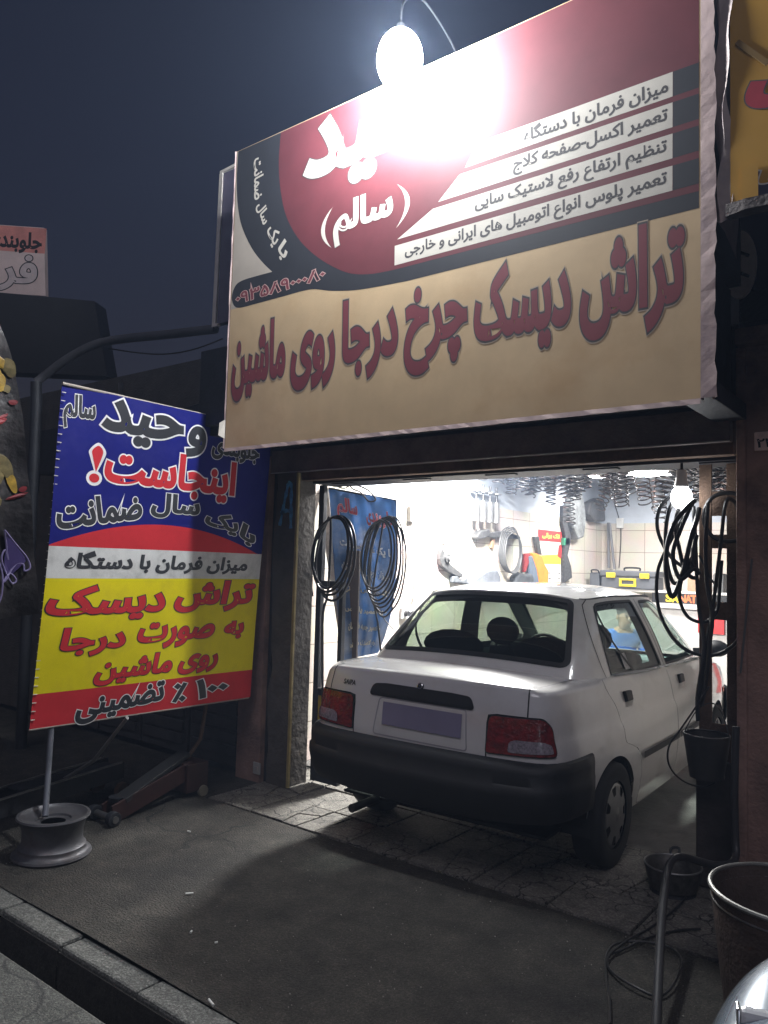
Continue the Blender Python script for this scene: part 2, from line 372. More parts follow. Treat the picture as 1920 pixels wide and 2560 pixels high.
def make_car(name, label, loc, rz, paint, group=None):
    car = thing(name, label, 'car', loc, rz, group)
    black = mat('car_trim_black', (.012, .012, .013), .55, var=.2, bump=.15, bscale=300)
    seal = mat('car_rubber', (.01, .01, .011), .5); dark = mat('car_interior_dark', (.012, .012, .013), .8)
    grey = mat('car_dash_grey', (.20, .26, .27), .6); gls = bpy.data.materials.get('car_glass') or glassmat('car_glass', (.50, .58, .54))
    rgl = bpy.data.materials.get('car_rear_glass') or glassmat('car_rear_glass', (.40, .44, .38))
    red = mat('tail_red', (.20, .006, .008), .12, var=.6, scale=30, coat=1., bump=.6, bscale=45); clear = mat('tail_clear', (.30, .26, .30), .12, var=.5, scale=90, coat=.8)
    chrome = mat('chrome', (.6, .6, .6), .15, 1.); tyre = mat('tyre_rubber', (.012, .012, .012), .85); silver = mat('hubcap_silver', (.26, .26, .26), .35, .75, var=.15)
    U = u_of_y
    # outlines in (u, v)
    LT = densify(roundpoly([(.405, .664), (U(.185), .674), (U(.172), .80), (U(.14), .838), (.415, .835)], [.012, .02, .05, .05, .03]), .02)
    def lampside(g):
        return densify(roundpoly([(.405-g, .662-g), (U(.185)+g, .670-g), (U(.172)+g, .803), (U(.14)+.006, .842+g), (.41-g, .84+g)], [.005, .02, .05, .05, .03]), .02)
    L2 = lampside(.004)
    rd = roundpoly([(U(.77), .955), (U(.80), .90), (U(.90), .80), (U(.94), .70), (U(.955), .62), (U(1.06), .59), (U(1.17), .55), (U(1.235), .46), (U(1.25), .26), (U(1.27), .215), (U(1.965), .21), (U(1.97), .55), (U(1.90), .80), (U(1.85), .955)], [0, .05, .08, .05, .04, .03, .05, .08, .03, .02, .02, .2, .1, 0])
    fd = roundpoly([(U(1.857), .955), (U(1.907), .80), (U(1.977), .55), (U(1.972), .21), (U(2.80), .205), (U(2.84), .26), (U(2.90), .55), (U(2.93), .80), (U(2.92), .94)], [0, .1, .2, .02, .03, .05, .1, .05, 0])
    for p in (rd, fd):
        for i, (a, b) in enumerate(p):
            if b > .925: p[i] = (a, VT(a)+.02)
    def low(u):
        y = base(u)[1]
        for yc, zc in ((.82, .265), (3.165, .265)):
            d = abs(y-yc)
            if d < .325: return max(.21, zc+math.sqrt(.325**2-d*d)*.93)
        return .21 if .8 < y < 3.2 else (.42 if y < 1 else .40)
    us = list(np.linspace(-UMAX, UMAX, 330)); bot = [(float(u), low(float(u))) for u in us]
    top_r = [(float(u), VT(float(u))+DD_) for u in np.linspace(UMAX, .606, 150)]
    lamp_o = [p for p in L2]  # ccw ring: start inner bottom
    i0 = max(range(len(L2)), key=lambda i: (L2[i][1] > .83, -abs(L2[i][0]-.606)))
    near = min([i for i in range(len(L2)) if L2[i][1] > .825], key=lambda i: abs(L2[i][0]-.606))
    # walk clockwise from the top edge round the outside to the inner bottom corner
    walk = []; i = near
    while True:
        walk.append(L2[i])
        if L2[i][0] < .42 and L2[i][1] < .68: break
        i = (i-1) % len(L2)
    right = top_r+[(.606, .90)]+walk+[(.405, .618)]
    holes = [rd, fd, mirror(rd), mirror(fd)]
    grow = lambda poly, c: poly
    b = patch(Pb, bot+right+[(-p[0], p[1]) for p in right[::-1]], holes, .05)
    b.obj('body', paint, car)
    # trunk lid: rear face and deck
    lin = [(.603, VT(.603)+DD_), (.603, .90)]+[(min(q[0]-.0, .603), q[1]) for q in [(.603, .846), (.45, .846)]]+[(.405, .838), (.399, .80), (.399, .664), (.401, .62)]
    face = [(-x, y) for x, y in lin][::-1]
    topl = [(float(u), VT(float(u))+DD_) for u in np.linspace(.603, -.603, 60)][1:-1]
    pl = face+[]; ring = [(-.401, .62), (.401, .62)]+[p for p in lin[::-1]][1:]+topl+[p for p in face[::-1]][0:-1]
    lid = patch(Pb, ring, (), .045)
    dl = [Pb(float(u), VT(float(u))+DD_) for u in np.linspace(-U(.66), U(.66), 90)]
    patch(lambda x, y: Vector((x, y, zd(x, y))), [(p[0], p[1]) for p in dl], (), .06, mb=lid)
    lid = lid.obj('trunk_lid', paint, car)
    hd = [Pb(float(u), VT(float(u))+DD_) for u in list(np.linspace(U(2.85), UMAX, 90))+list(np.linspace(-UMAX, -U(2.85), 90))[1:]]
    patch(lambda x, y: Vector((x, y, zd(x, y))), [(p[0], p[1]) for p in hd], (), .07).obj('hood', paint, car)
    sl_ = MB()
    for s in (1, -1):
        ribbon(Pb, [(s*float(u), VT(s*float(u))+DD_) for u in np.linspace(U(.56), .605, 40)]+[(s*.604, .95), (s*.604, .842)], .007, mb=sl_)
        ribbon(Pb, [(s*.402, .664), (s*.402, .618)], .006, mb=sl_)
    sl_.obj('shut_line', seal, car)
    # doors
    insd = []
    for s in (1, -1):
        for nm, p in (('rear_door', rd), ('front_door', fd)):
            c = np.array(p).mean(0); q = [(a+(.0035 if a < c[0] else -.0035), bb+(.003 if bb < c[1] else 0)) for a, bb in p]
            q = q if s > 0 else mirror(q)
            d = patch(Pb, q, (), .05).obj(nm, paint, car)
            hb = MB(); y0 = (1.0 if nm == 'rear_door' else 2.06); hz = .855 if nm == 'rear_door' else .845
            for k, (z0, z1, w0, w1) in enumerate(((hz-.022, hz+.03, .055, .105),)):
                pts = []
                for yy, zz, l in ((y0, hz+.028, .004), (y0+.11, hz+.025, .004), (y0+.115, hz-.03, .004), (y0+.015, hz-.03, .004)):
                    pts.append((s*U(yy), zz))
                o4 = [Pb(*t)+Pn(Pb, *t)*.002 for t in pts]; o5 = [Pb(*t)+Pn(Pb, *t)*.019 for t in pts]
                o5 = [p_*.9+sum(o5, Vector())/4*.1 for p_ in o5]
                hb.add(o4+o5, [(0, 1, 5, 4), (1, 2, 6, 5), (2, 3, 7, 6), (3, 0, 4, 7), (4, 5, 6, 7)])
            hb.obj('handle', black, d, bevel=.005)
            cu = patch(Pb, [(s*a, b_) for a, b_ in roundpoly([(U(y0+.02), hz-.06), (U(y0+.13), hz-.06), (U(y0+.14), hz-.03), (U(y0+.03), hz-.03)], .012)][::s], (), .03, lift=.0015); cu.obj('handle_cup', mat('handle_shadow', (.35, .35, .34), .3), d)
            mo = patch(lambda u, v: Pb(u, v)+Pn(Pb, u, v)*(.012-.00*v), [(s*a, b_) for a, b_ in ([(U(1.235), .525), (U(1.235), .487), (U(1.965), .484), (U(1.965), .522)] if nm == 'rear_door' else [(U(1.977), .522), (U(1.977), .484), (U(2.87), .480), (U(2.87), .518)])][::s], (), .05)
            mo.obj('side_moulding', black, d)
            if s > 0:
                eb = MB()
                sv = [(U(y0+.0), VT(U(y0))+.03)]
        st = ribbon(Pb, [(s*float(u), VT(s*float(u))+.024) for u in np.linspace(U(.93), U(2.88), 40)], .018, .004); st.obj('window_sill_trim', mat('sill_trim', (.30, .30, .29), .25, .5), car)
    # cabin shell with window openings
    def wz(lst, lo=.30, hi=.80): return [tuple((a*GS, b_*GT) for a, b_ in [inv(1, y, z, lo, hi)])[0] for y, z in lst]
    rg = wz(roundpoly([(.925, .975), (1.055, 1.315), (1.10, 1.348), (1.655, 1.360), (1.825, .955)], [.02, .05, .05, .03, .02]))
    fg = wz(roundpoly([(1.935, .953), (1.785, 1.352), (2.10, 1.350), (2.27, 1.30), (2.78, 1.0), (2.80, .94)], [.02, .03, .06, .08, .03, .02]))
    rw = [tuple((a*GS, b_*GT) for a, b_ in [inv(0, x, z, -.32, .32)])[0] for x, z in roundpoly([(-.59, 1.04), (.59, 1.04), (.465, 1.365), (-.465, 1.365)], [.04, .04, .03, .03])]
    sw = 10.25/13*GS
    sh = [(-sw, 0), (sw, 0), (sw, GT), (-sw, GT)]
    cab = patch(Pgm, sh, [rg, fg, mirror(rg), mirror(fg), rw], .05)
    rp = [gpt(GUd, float(s)) for s in np.linspace(-1, 1, 150)][:-1]
    patch(lambda x, y: Vector((x, y, zr(x, y))), rp, (), .06, mb=cab)
    cab.obj('cabin', paint, car)
    def shrink(p, k):
        q_ = np.array(p); m_ = (q_.min(0)+q_.max(0))/2; return [tuple(x) for x in (q_-m_)*np.array(k)+m_]
    lin_ = patch(lambda a_, b_: Pgm(a_, b_)-Pn(Pgm, a_, b_)*.035, sh, [shrink(h_, (.86, .84)) for h_ in (rg, fg, mirror(rg), mirror(fg))]+[shrink(rw, (.93, .86))], .07)
    patch(lambda x, y: Vector((x, y, zr(x, y)-.05)), [(p_[0]*.96, (p_[1]-1.7)*.97+1.7) for p_ in rp], (), .1, mb=lin_)
    lin_.obj('cabin_lining', dark, car)
    gp = patch(Pgm, rw, (), .08, lift=-.006); gp.obj('rear_window', rgl, car)
    for s in (1, -1):
        for nm, g in (('rear_side_window', rg), ('front_side_window', fg)):
            patch(Pgm, g if s > 0 else mirror(g), (), .08, lift=-.006).obj(nm, gls, car)
    wsd = [(sw+.004, .03), (2*GS-sw-.004, .03), (2*GS-sw-.004, GT*.97), (sw+.004, GT*.97)]
    patch(Pgm, wsd, (), .08).obj('windscreen', gls, car)
    sm = MB()
    for g in (rg, fg, mirror(rg), mirror(fg)): ribbon(Pgm, g+[g[0]], .016, .002, mb=sm)
    ribbon(Pgm, rw+[rw[0]], .034, .003, mb=sm)
    ribbon(Pgm, [(sw+.005, .0), (sw+.005, GT)], .03, .003, mb=sm); ribbon(Pgm, [(-sw-.005, .0), (-sw-.005, GT)], .03, .003, mb=sm)
    for s in (1, -1):
        a = wz([(1.075, 1.335), (1.30, .957)]); ribbon(Pgm, [(s*p[0], p[1]) for p in a], .022, .003, mb=sm)
        a = wz([(1.72, 1.37), (1.885, .945)]); ribbon(Pgm, [(s*p[0], p[1]) for p in a], .008, .002, mb=sm)
        a = wz([(.86, .965), (1.0, 1.345), (1.06, 1.378), (1.8, 1.384), (2.1, 1.375), (2.33, 1.31), (2.86, .985)], .25, .85); ribbon(Pgm, [(s*p[0], p[1]) for p in a], .006, .0015, mb=sm)
        a = [(s*x_*GS, GT*1.0) for x_ in np.linspace(3.0/13, 10.2/13, 50)]; ribbon(Pgm, a, .010, .004, mb=sm)
    sm.obj('window_seal', seal, car)
    st = patch(Pgm, [(a, b_) for a, b_ in wz([(1.16, .985), (1.235, .985), (1.215, 1.075), (1.14, 1.075)])], (), .05, lift=.001); st.obj('window_sticker', mat('sticker_grey', (.45, .45, .45), .5, var=.5, scale=60), car)
    # lamps
    for s in (1, -1):
        q = LT if s > 0 else mirror(LT)
        t = patch(Pb, q, (), .03, lift=.008).obj('tail_lamp', red, car)
        e = ribbon(lambda u, v: Pb(u, v), q+[q[0]], .012, .006); e.obj('lamp_surround', seal, t)
        c = roundpoly([(.515, .678), (U(.172), .686), (U(.165), .722), (U(.14), .738), (.55, .738), (.52, .725)], .012); c = c if s > 0 else mirror(c)
        patch(Pb, c, (), .03, lift=.0105).obj('reversing_lens', clear, t)
        h = roundpoly([(s*(UMAX-.62), .56), (s*(UMAX-.28), .56), (s*(UMAX-.28), .68), (s*(UMAX-.62), .68)][::s], .03)
        patch(Pb, h, (), .05, lift=.006).obj('headlight', mat('headlight_glass', (.6, .62, .62), .1, coat=1), car)
        i_ = roundpoly([(s*(U(3.42)), .60), (s*(U(3.50)), .60), (s*(U(3.50)), .635), (s*(U(3.42)), .635)][::s], .01); patch(Pb, i_, (), .05, lift=.006).obj('side_indicator', mat('indicator_amber', (.7, .15, .02), .3), car)
    # bumpers
    prof = [(-.02, .655), (.022, .648), (.042, .628), (.048, .59), (.047, .535), (.058, .522), (.060, .485), (.054, .455), (.040, .39), (.014, .345), (-.06, .33)]
    for nm, u0, u1 in (('rear_bumper', -U(.505), U(.505)), ('front_bumper', UMAX-.95, UMAX+.95)):
        v = []; n = 90
        for i in range(n+1):
            u = u0+(u1-u0)*i/n; uu = u if u <= UMAX else u-2*UMAX; x, y, nx, ny = base(uu); e = min(1, min(i, n-i)/4)
            for o, z in prof: oo = o*(.35+.65*e)*(1-.35*nx*nx)+.012; zz_ = z+(.645-z)*.10*min(1, max(0, abs(x)-.35)/.4) if z < .6 else z-.012; v.append((x+nx*oo, y+ny*oo, zz_-(.02 if nm[0] == 'f' else 0)))
        K = len(prof); bm_ = MB().add(v, [(i*K+j, i*K+j+1, (i+1)*K+j+1, (i+1)*K+j) for i in range(n) for j in range(K-1)])
        bm_.obj(nm, black, car, smooth=True)
    # handle strip, badge, plate on the lid
    hs = roundpoly([(-.292, .862), (.318, .858), (.30, .897), (.2, .903), (-.2, .907), (-.28, .90)], [.006, .006, .02, .02, .02, .02])
    patch(Pb, hs, (), .04, lift=.012).obj('lid_handle_strip', black, lid)
    e = MB(); ribbon(Pb, hs+[hs[0]], .024, .005, mb=e); e.obj('strip_edge', black, lid)
    e = MB(); c0 = Pb(.01, .926); n0 = Pn(Pb, .01, .926); e.cyl(c0, c0+n0*.012, .017, .015, 20); e.obj('badge_base', seal, lid)
    rg_ = MB(); a_ = n0.orthogonal().normalized(); b_ = n0.cross(a_); rg_.tube([c0+n0*.013+(a_*math.cos(t)+b_*math.sin(t))*.014 for t in np.linspace(0, 2*math.pi, 20, endpoint=False)], .0025, 6, closed=True)
    rg_.cyl(c0+n0*.010, c0+n0*.016, .006, .004, 6); rg_.obj('badge_ring', chrome, lid)
    rec = roundpoly([(-.265, .655), (.30, .65), (.287, .845), (-.235, .845)], .02)
    e = MB(); ribbon(Pb, rec+[rec[0]], .007, .001, mb=e); e.obj('plate_recess_edge', mat('recess_grey', (.40, .39, .42), .4), lid)
    pq = [(-.205, .712), (.27, .708), (.27, .822), (-.205, .826)]
    pm = patch(Pb, pq, (), .1, lift=.008).obj('number_plate', mat('plate_blank', (.24, .22, .33), .6, var=.12, scale=3), lid)
    Mt = Matrix.Translation(Pb(-.46, .895)+Pn(Pb, -.46, .895)*.001)@Matrix(((1, 0, .0), (0, 0, -1), (0, 1, 0))).transposed().to_4x4().inverted()
    nn = Pn(Pb, -.46, .895); xx = (Pb(-.42, .895)-Pb(-.50, .895)).normalized(); yy = nn.cross(xx); Mt = Matrix((xx, yy, nn)).transposed().to_4x4(); Mt.translation = Pb(-.46, .895)+nn*.002
    lt = Lettering(Mt); lt.word('SAIPA', (-.045, -.012, .045, .016), [(.03, 'k')]); lt.build({'k': seal}, lid, {'k': 'badge_lettering'})
    # wheels
    Mx = Matrix.Rotation(R(90), 4, 'Y')
    T = MB().lathe([(.17, -.075), (.235, -.082), (.262, -.07), (.268, -.03), (.268, .03), (.262, .07), (.235, .082), (.17, .075)], 48, Mx).mesh('tyre', tyre, True)
    hc = [(0, .062), (.03, .062), (.04, .058)]
    hub = NMB(); circ = [(.172*math.cos(a), .172*math.sin(a)) for a in np.linspace(0, 2*math.pi, 64, endpoint=False)]
    hol = []
    for k in range(7):
        a = 2*math.pi*k/7; pg = roundpoly([(.105, -.017), (.150, -.030), (.150, .030), (.105, .017)], .008)
        hol.append([(x*math.cos(a)-y*math.sin(a), x*math.sin(a)+y*math.cos(a)) for x, y in pg])
    patch(lambda x, y: Vector((.078+.012*math.cos(min(1, math.hypot(x, y)/.172)*math.pi)*.5-.012*max(0, math.hypot(x, y)-.15)/.02+.006*max(0, 1-math.hypot(x, y)/.035), x, y)), circ, hol, .014, mb=hub)
    HM = None
    for i, (x, y) in enumerate(((.715, .82), (-.715, .82), (.715, 3.165), (-.715, 3.165))):
        w = bpy.data.objects.new('wheel', None); COL.objects.link(w); w.parent = car; w.location = (x, y, .268); w.rotation_euler = (R(23*i), 0, 0 if x > 0 else math.pi); w.empty_display_size = .1
        t = bpy.data.objects.new('tyre', T); COL.objects.link(t); t.parent = w
        if HM is None: h = hub.obj('hubcap', silver, w); HM = h.data; RM = MB().cyl((.045, 0, 0), (.05, 0, 0), .17, n=40).mesh('rim', mat('rim_dark', (.02, .02, .02), .6))
        else: h = bpy.data.objects.new('hubcap', HM); COL.objects.link(h); h.parent = w
        r_ = bpy.data.objects.new('rim', RM); COL.objects.link(r_); r_.parent = w
        s = 1 if x > 0 else -1
        arch = MB(); v = []; n = 24
        for k in range(n+1):
            a = math.pi*(1.08*k/n-.04); c, d = math.cos(a)*.325, math.sin(a)*.31
            v += [(x+s*.055, y+c, .265+d), (x-s*.2, y+c, .265+d)]
        arch.add(v, [(2*k, 2*k+1, 2*k+3, 2*k+2) for k in range(n)])
        arch.add([(x-s*.2, y, .265)]+[v[2*k+1] for k in range(n+1)], [(0, k+1, k+2) for k in range(n)])
        arch.obj('wheel_arch', dark, car)
    ub = MB().box(-.62, .62, .3, 3.7, .235, .25); ub.obj('underbody', dark, car)
    ex = MB().tube([(-.35, .25, .26), (-.35, .02, .26)], .022, 12); ex.obj('exhaust', mat('exhaust', (.05, .045, .04), .6, .6), car)
    # cabin furniture
    ps = MB().box(-.60, .60, .60, 1.02, .965, .975); ps.obj('parcel_shelf', dark, car)
    for s in (-.33, .33):
        b1 = MB(); Mr = Matrix.Translation((s, 1.85, .42))@Matrix.Rotation(R(-14), 4, 'X'); b1.box(-.23, .23, -.07, .07, 0, .60, Mr); b1.box(-.23, .23, .0, .48, -.02, .1, Mr)
        b1.obj('front_seat', dark, car, bevel=.05)
        b1 = MB(); b1.ell((s, 1.70, 1.10), (.13, .05, .10), 16); b1.cyl((s-.05, 1.705, .98), (s-.05, 1.705, 1.06), .008, n=8).cyl((s+.05, 1.705, .98), (s+.05, 1.705, 1.06), .008, n=8); b1.obj('headrest', dark, car, smooth=True)
    b1 = MB(); Mr = Matrix.Translation((0, 1.15, .42))@Matrix.Rotation(R(18), 4, 'X'); b1.box(-.58, .58, -.08, .07, 0, .62, Mr); b1.box(-.58, .58, .0, .5, -.02, .1, Mr); b1.obj('rear_seat', dark, car, bevel=.06)
    for s in (-.32, .32): MB().ell((s, .99, 1.05), (.22, .06, .10), 16).obj('headrest', dark, car, smooth=True)
    MB().box(-.62, .62, 2.62, 3.0, .55, .90).obj('dashboard', grey, car, bevel=.06)
    MB().tube([(-.33+.18*math.cos(a), 2.50-.07*math.sin(a), .86+.17*math.sin(a)) for a in np.linspace(0, 2*math.pi, 28, endpoint=False)], .014, 8, closed=True).bar((-.5, 2.5, .86), (-.16, 2.5, .86), .03, .02).cyl((-.33, 2.51, .86), (-.33, 2.66, .80), .04).obj('steering_wheel', dark, car, smooth=True)
    for s in (1, -1):
        mm_ = MB().ell((s*.86, 2.78, 1.0), (.09, .05, .062), 16).bar((s*.70, 2.80, .97), (s*.80, 2.79, .98), .04); mm_.obj('wing_mirror', black, car, smooth=True)
    MB().ell((0, 2.30, 1.26), (.11, .02, .035), 14).cyl((0, 2.30, 1.28), (0, 2.33, 1.34), .008).obj('rear_view_mirror', dark, car, smooth=True)
    return car
white_paint = mat('car_paint_white', (.75, .745, .73), .25, var=.03, scale=4, coat=1., back=(.02, .02, .021), stain=(.42, .39, .35), sscale=3, samt=.25)
sedan = make_car('saloon_car', 'white four-door saloon car backed half out of the lit workshop doorway', (-2.30, 3.195, 0), .04, white_paint)
# ================================================================ SETTING
asph = mat('asphalt', (.046, .0415, .034), .88, var=.45, scale=7, bump=.9, bscale=110, stain=(.013, .012, .0115), sscale=1.35, samt=.9)
speckle(asph, 170, .7, 1.5); speckle(asph, 420, .75, 1.35); cracks(asph, 1.3, .012, (.012, .012, .012), .45)
road_m = mat('road_paving', (.085, .088, .08), .85, var=.25, scale=8, bump=.4, bscale=120, stain=(.05, .05, .048), sscale=1.5, samt=.5)
speckle(road_m, 170, .6, 1.6); cracks(road_m, 1.6, .02, (.03, .03, .03), .6)
kerb_m = mat('kerb_stone', (.115, .117, .108), .85, var=.25, scale=14, bump=.4, bscale=90, stain=(.05, .05, .048), sscale=5, samt=.5)
speckle(kerb_m, 160, .6, 1.6)
dirt_shade_m = mat('gutter_dirt_shade', (.025, .023, .02), .95, var=.5, scale=20, bump=.5)
slab_m = mat('paving_slab', (.17, .16, .14), .8, var=.3, scale=10, bump=.5, bscale=110, stain=(.07, .065, .058), sscale=4, samt=.6)
cracks(slab_m, 7, .035, (.02, .018, .016), .55); speckle(slab_m, 140, .65, 1.4)
ifl_m = mat('workshop_floor', (.09, .085, .08), .6, var=.4, scale=7, bump=.3, bscale=50, stain=(.02, .02, .02), sscale=2, samt=.7)
def ground_sheet(name, x0, x1, y0, y1, z, mt, nx=1, ny=1, amp=0):
    b = MB(); v = []
    for j in range(ny+1):
        for i in range(nx+1):
            x = x0+(x1-x0)*i/nx; y = y0+(y1-y0)*j/ny
            v.append((x, y, z+amp*math.sin(x*3.1+1)*math.sin(y*2.3)+amp*.5*math.sin(x*7.7)*math.cos(y*6.1)))
    b.add(v, [(j*(nx+1)+i, j*(nx+1)+i+1, (j+1)*(nx+1)+i+1, (j+1)*(nx+1)+i) for j in range(ny) for i in range(nx)])
    return struct(b, name, mt, smooth=True)
ground_sheet('pavement', -26, 8, 1.86, 3.36, 0, asph, 140, 14, .004)
ground_sheet('ground', -45, 45, -45, 45, -.55, dirt_shade_m)
ground_sheet('road', -40, 40, -30, 1.61, -.045, road_m)
b = MB(); b.box(-40, 40, 1.60, 1.615, -.45, -.047); struct(b, 'gutter_wall', kerb_m)
ground_sheet('gutter', -26, 8, 1.615, 1.76, -.36, dirt_shade_m, 60, 2, .01)
kb = MB(); kf = MB(); x = -26.0; rnd = random.Random(3); joints = [-4.405, -3.915, -3.425, -2.945, -2.43, -1.95, -1.46]
xs = [-4.405-.49*k for k in range(44, 0, -1)]+joints+[-.97+.49*k for k in range(18)]
for a, c in zip(xs, xs[1:]):
    dz = rnd.uniform(-.016, .004); dy = rnd.uniform(-.011, .011)
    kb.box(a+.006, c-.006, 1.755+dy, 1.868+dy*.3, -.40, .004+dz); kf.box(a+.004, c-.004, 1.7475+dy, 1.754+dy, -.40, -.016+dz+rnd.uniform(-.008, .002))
struct(kb, 'kerb', kerb_m, bevel=.012); struct(kf, 'kerb_face', dirt_shade_m)  # face strips: dirty kerb front, its dark colour also paints in the shade
# slabs across the threshold, and the workshop floor
sb = MB(); rnd = random.Random(5)
for j in range(3):
    for i in range(9):
        x0 = -4.02+i*.40+(.0 if j % 2 == 0 else .0); y0 = 3.375+j*.345
        for k in range(1):
            z = .002+rnd.uniform(-.004, .005); a, c = rnd.uniform(-.004, .004), rnd.uniform(-.004, .004)
            if rnd.random() < .55:   # cracked slab: two or three pieces
                q = rnd.uniform(.25, .75); r = rnd.uniform(.25, .75); P = [(x0+.006, y0+.006), (x0+.394, y0+.006), (x0+.394, y0+.339), (x0+.006, y0+.339)]
                A = (x0+.4*q, y0+.006); B = (x0+.4*r, y0+.339); g = .003
                sb.prism([P[0], (A[0]-g, A[1]), (B[0]-g, B[1]), P[3]], Matrix.Translation((0, 0, -.06)), .06+z)
                mx = (A[0]+B[0])/2, (A[1]+B[1])/2; e = (x0+.394, y0+.345*rnd.uniform(.3, .7))
                sb.prism([(A[0]+g, A[1]), P[1], (e[0], e[1]-g), (mx[0]+g, mx[1]-g)], Matrix.Translation((0, 0, -.06)), .06+z+rnd.uniform(-.005, .004))
                sb.prism([(mx[0]+g, mx[1]+g), (e[0], e[1]+g), P[2], (B[0]+g, B[1])], Matrix.Translation((0, 0, -.06)), .06+z+rnd.uniform(-.005, .004))
            else: sb.box(x0+.006, x0+.394, y0+.006, y0+.339, -.06, z)
struct(sb, 'threshold_paving', slab_m, bevel=.004)
ground_sheet('slab_bed', -4.3, -.3, 3.36, 4.45, -.012, dirt_shade_m)
ground_sheet('workshop_floor', -4.4, -.5, 4.41, 10.6, 0, ifl_m, 30, 40, .003)
ground_sheet('forecourt', -26, -4.02, 3.36, 3.9, 0, asph, 60, 4, .004)
ground_sheet('side_forecourt', -.42, 8, 3.36, 3.9, .001, asph, 30, 4, .003)
# ================================================================ BUILDING
plaster = mat('pier_plaster', (.075, .066, .058), .9, var=.3, scale=5, bump=.45, bscale=22, stain=(.07, .06, .055), sscale=4, samt=.7)
brown = mat('brown_render', (.27, .165, .13), .85, var=.28, scale=5, bump=.4, bscale=60, stain=(.055, .04, .037), sscale=2.2, samt=.7)
steel = mat('painted_steel', (.15, .11, .10), .55, .2, var=.25, scale=8, bump=.2, bscale=70, stain=(.06, .035, .028), sscale=6, samt=.6)
dark = mat('dark_metal', (.022, .024, .03), .6, .3, var=.3, scale=6, bump=.15)
iron = mat('rusty_iron', (.12, .075, .05), .75, .35, var=.35, scale=9, bump=.3, bscale=80, stain=(.04, .026, .02), sscale=7, samt=.6)
black = mat('black_rubber', (.012, .012, .013), .5, var=.2)
tile = mat('tile_placeholder', (.6, .56, .5), .3)
def tilemat(name, c1, c2, w, h):
    m = bpy.data.materials.new(name); m.use_nodes = True; n = m.node_tree.nodes; L = m.node_tree.links; bs = n['Principled BSDF']; bs.inputs['Roughness'].default_value = .35
    tc = n.new('ShaderNodeTexCoord'); mp = n.new('ShaderNodeMapping'); br = n.new('ShaderNodeTexBrick'); br.offset = 0; br.inputs['Scale'].default_value = 1
    br.inputs['Brick Width'].default_value = w; br.inputs['Row Height'].default_value = h; br.inputs['Mortar Size'].default_value = .004
    br.inputs['Color1'].default_value = (*c1, 1); br.inputs['Color2'].default_value = (*c2, 1); br.inputs['Mortar'].default_value = (.25, .2, .16, 1)
    sx = n.new('ShaderNodeSeparateXYZ'); cb = n.new('ShaderNodeCombineXYZ'); ad = n.new('ShaderNodeMath')
    L.new(tc.outputs['Object'], sx.inputs[0]); L.new(sx.outputs['X'], ad.inputs[0]); L.new(sx.outputs['Y'], ad.inputs[1]); L.new(ad.outputs[0], cb.inputs[0]); L.new(sx.outputs['Z'], cb.inputs[1])
    L.new(cb.outputs[0], br.inputs['Vector'])
    nz = n.new('ShaderNodeTexNoise'); nz.inputs['Scale'].default_value = 3; nz.inputs['Detail'].default_value = 6; L.new(tc.outputs['Object'], nz.inputs['Vector'])
    mx = n.new('ShaderNodeMix'); mx.data_type = 'RGBA'; mx.blend_type = 'MULTIPLY'; mx.inputs['Factor'].default_value = .35; L.new(br.outputs['Color'], mx.inputs['A']); L.new(nz.outputs['Color'], mx.inputs['B'])
    L.new(mx.outputs['Result'], bs.inputs['Base Color']); return m
tile = tilemat('wall_tile', (.66, .60, .53), (.60, .54, .47), .40, .30)
paintw = mat('upper_wall_paint', (.46, .50, .56), .6, var=.12, scale=2, stain=(.3, .3, .32), sscale=1.5, samt=.4)
ceilm = mat('ceiling_paint', (.42, .43, .46), .7, var=.15, scale=2)
wsh = thing('workshop_building', 'tiled vehicle workshop with an open shopfront under the large tan and red sign', 'building', (-2.5, 3.86, 0))
def wpart(b, name, mt, **k):
    o = b.obj(name, mt, wsh, **k); o.matrix_parent_inverse = Matrix.Translation((2.5, -3.86, 0)); return o
b = MB(); b.box(-4.32, -4.2, 4.06, 10.4, 0, 2.2); wpart(b, 'tiled_wall', tile); b = MB(); b.box(-4.32, -.6, 10.4, 10.52, 0, 2.2); wpart(b, 'tiled_wall', tile); b = MB(); b.box(-.6, -.48, 4.16, 10.52, 0, 2.2); wpart(b, 'low_bounce_wall', mat('low_bounce_wall', (.12, .11, .10), .8, var=.3))  # unseen right wall, kept dark to cut light bounced onto the car
for q_ in ((-4.32, -4.203, 4.06, 10.4), (-4.32, -.6, 10.403, 10.52), (-.597, -.48, 4.16, 10.52)): wpart(MB().box(*q_, 2.2, 2.9), 'painted_upper_wall', paintw)
b = MB(); b.box(-4.4, -.4, 3.9, 10.6, 2.75, 2.9); wpart(b, 'ceiling', ceilm)
b = MB(); b.box(-4.6, .9, 3.95, 10.7, 2.9, 3.0); wpart(b, 'roof', dark)
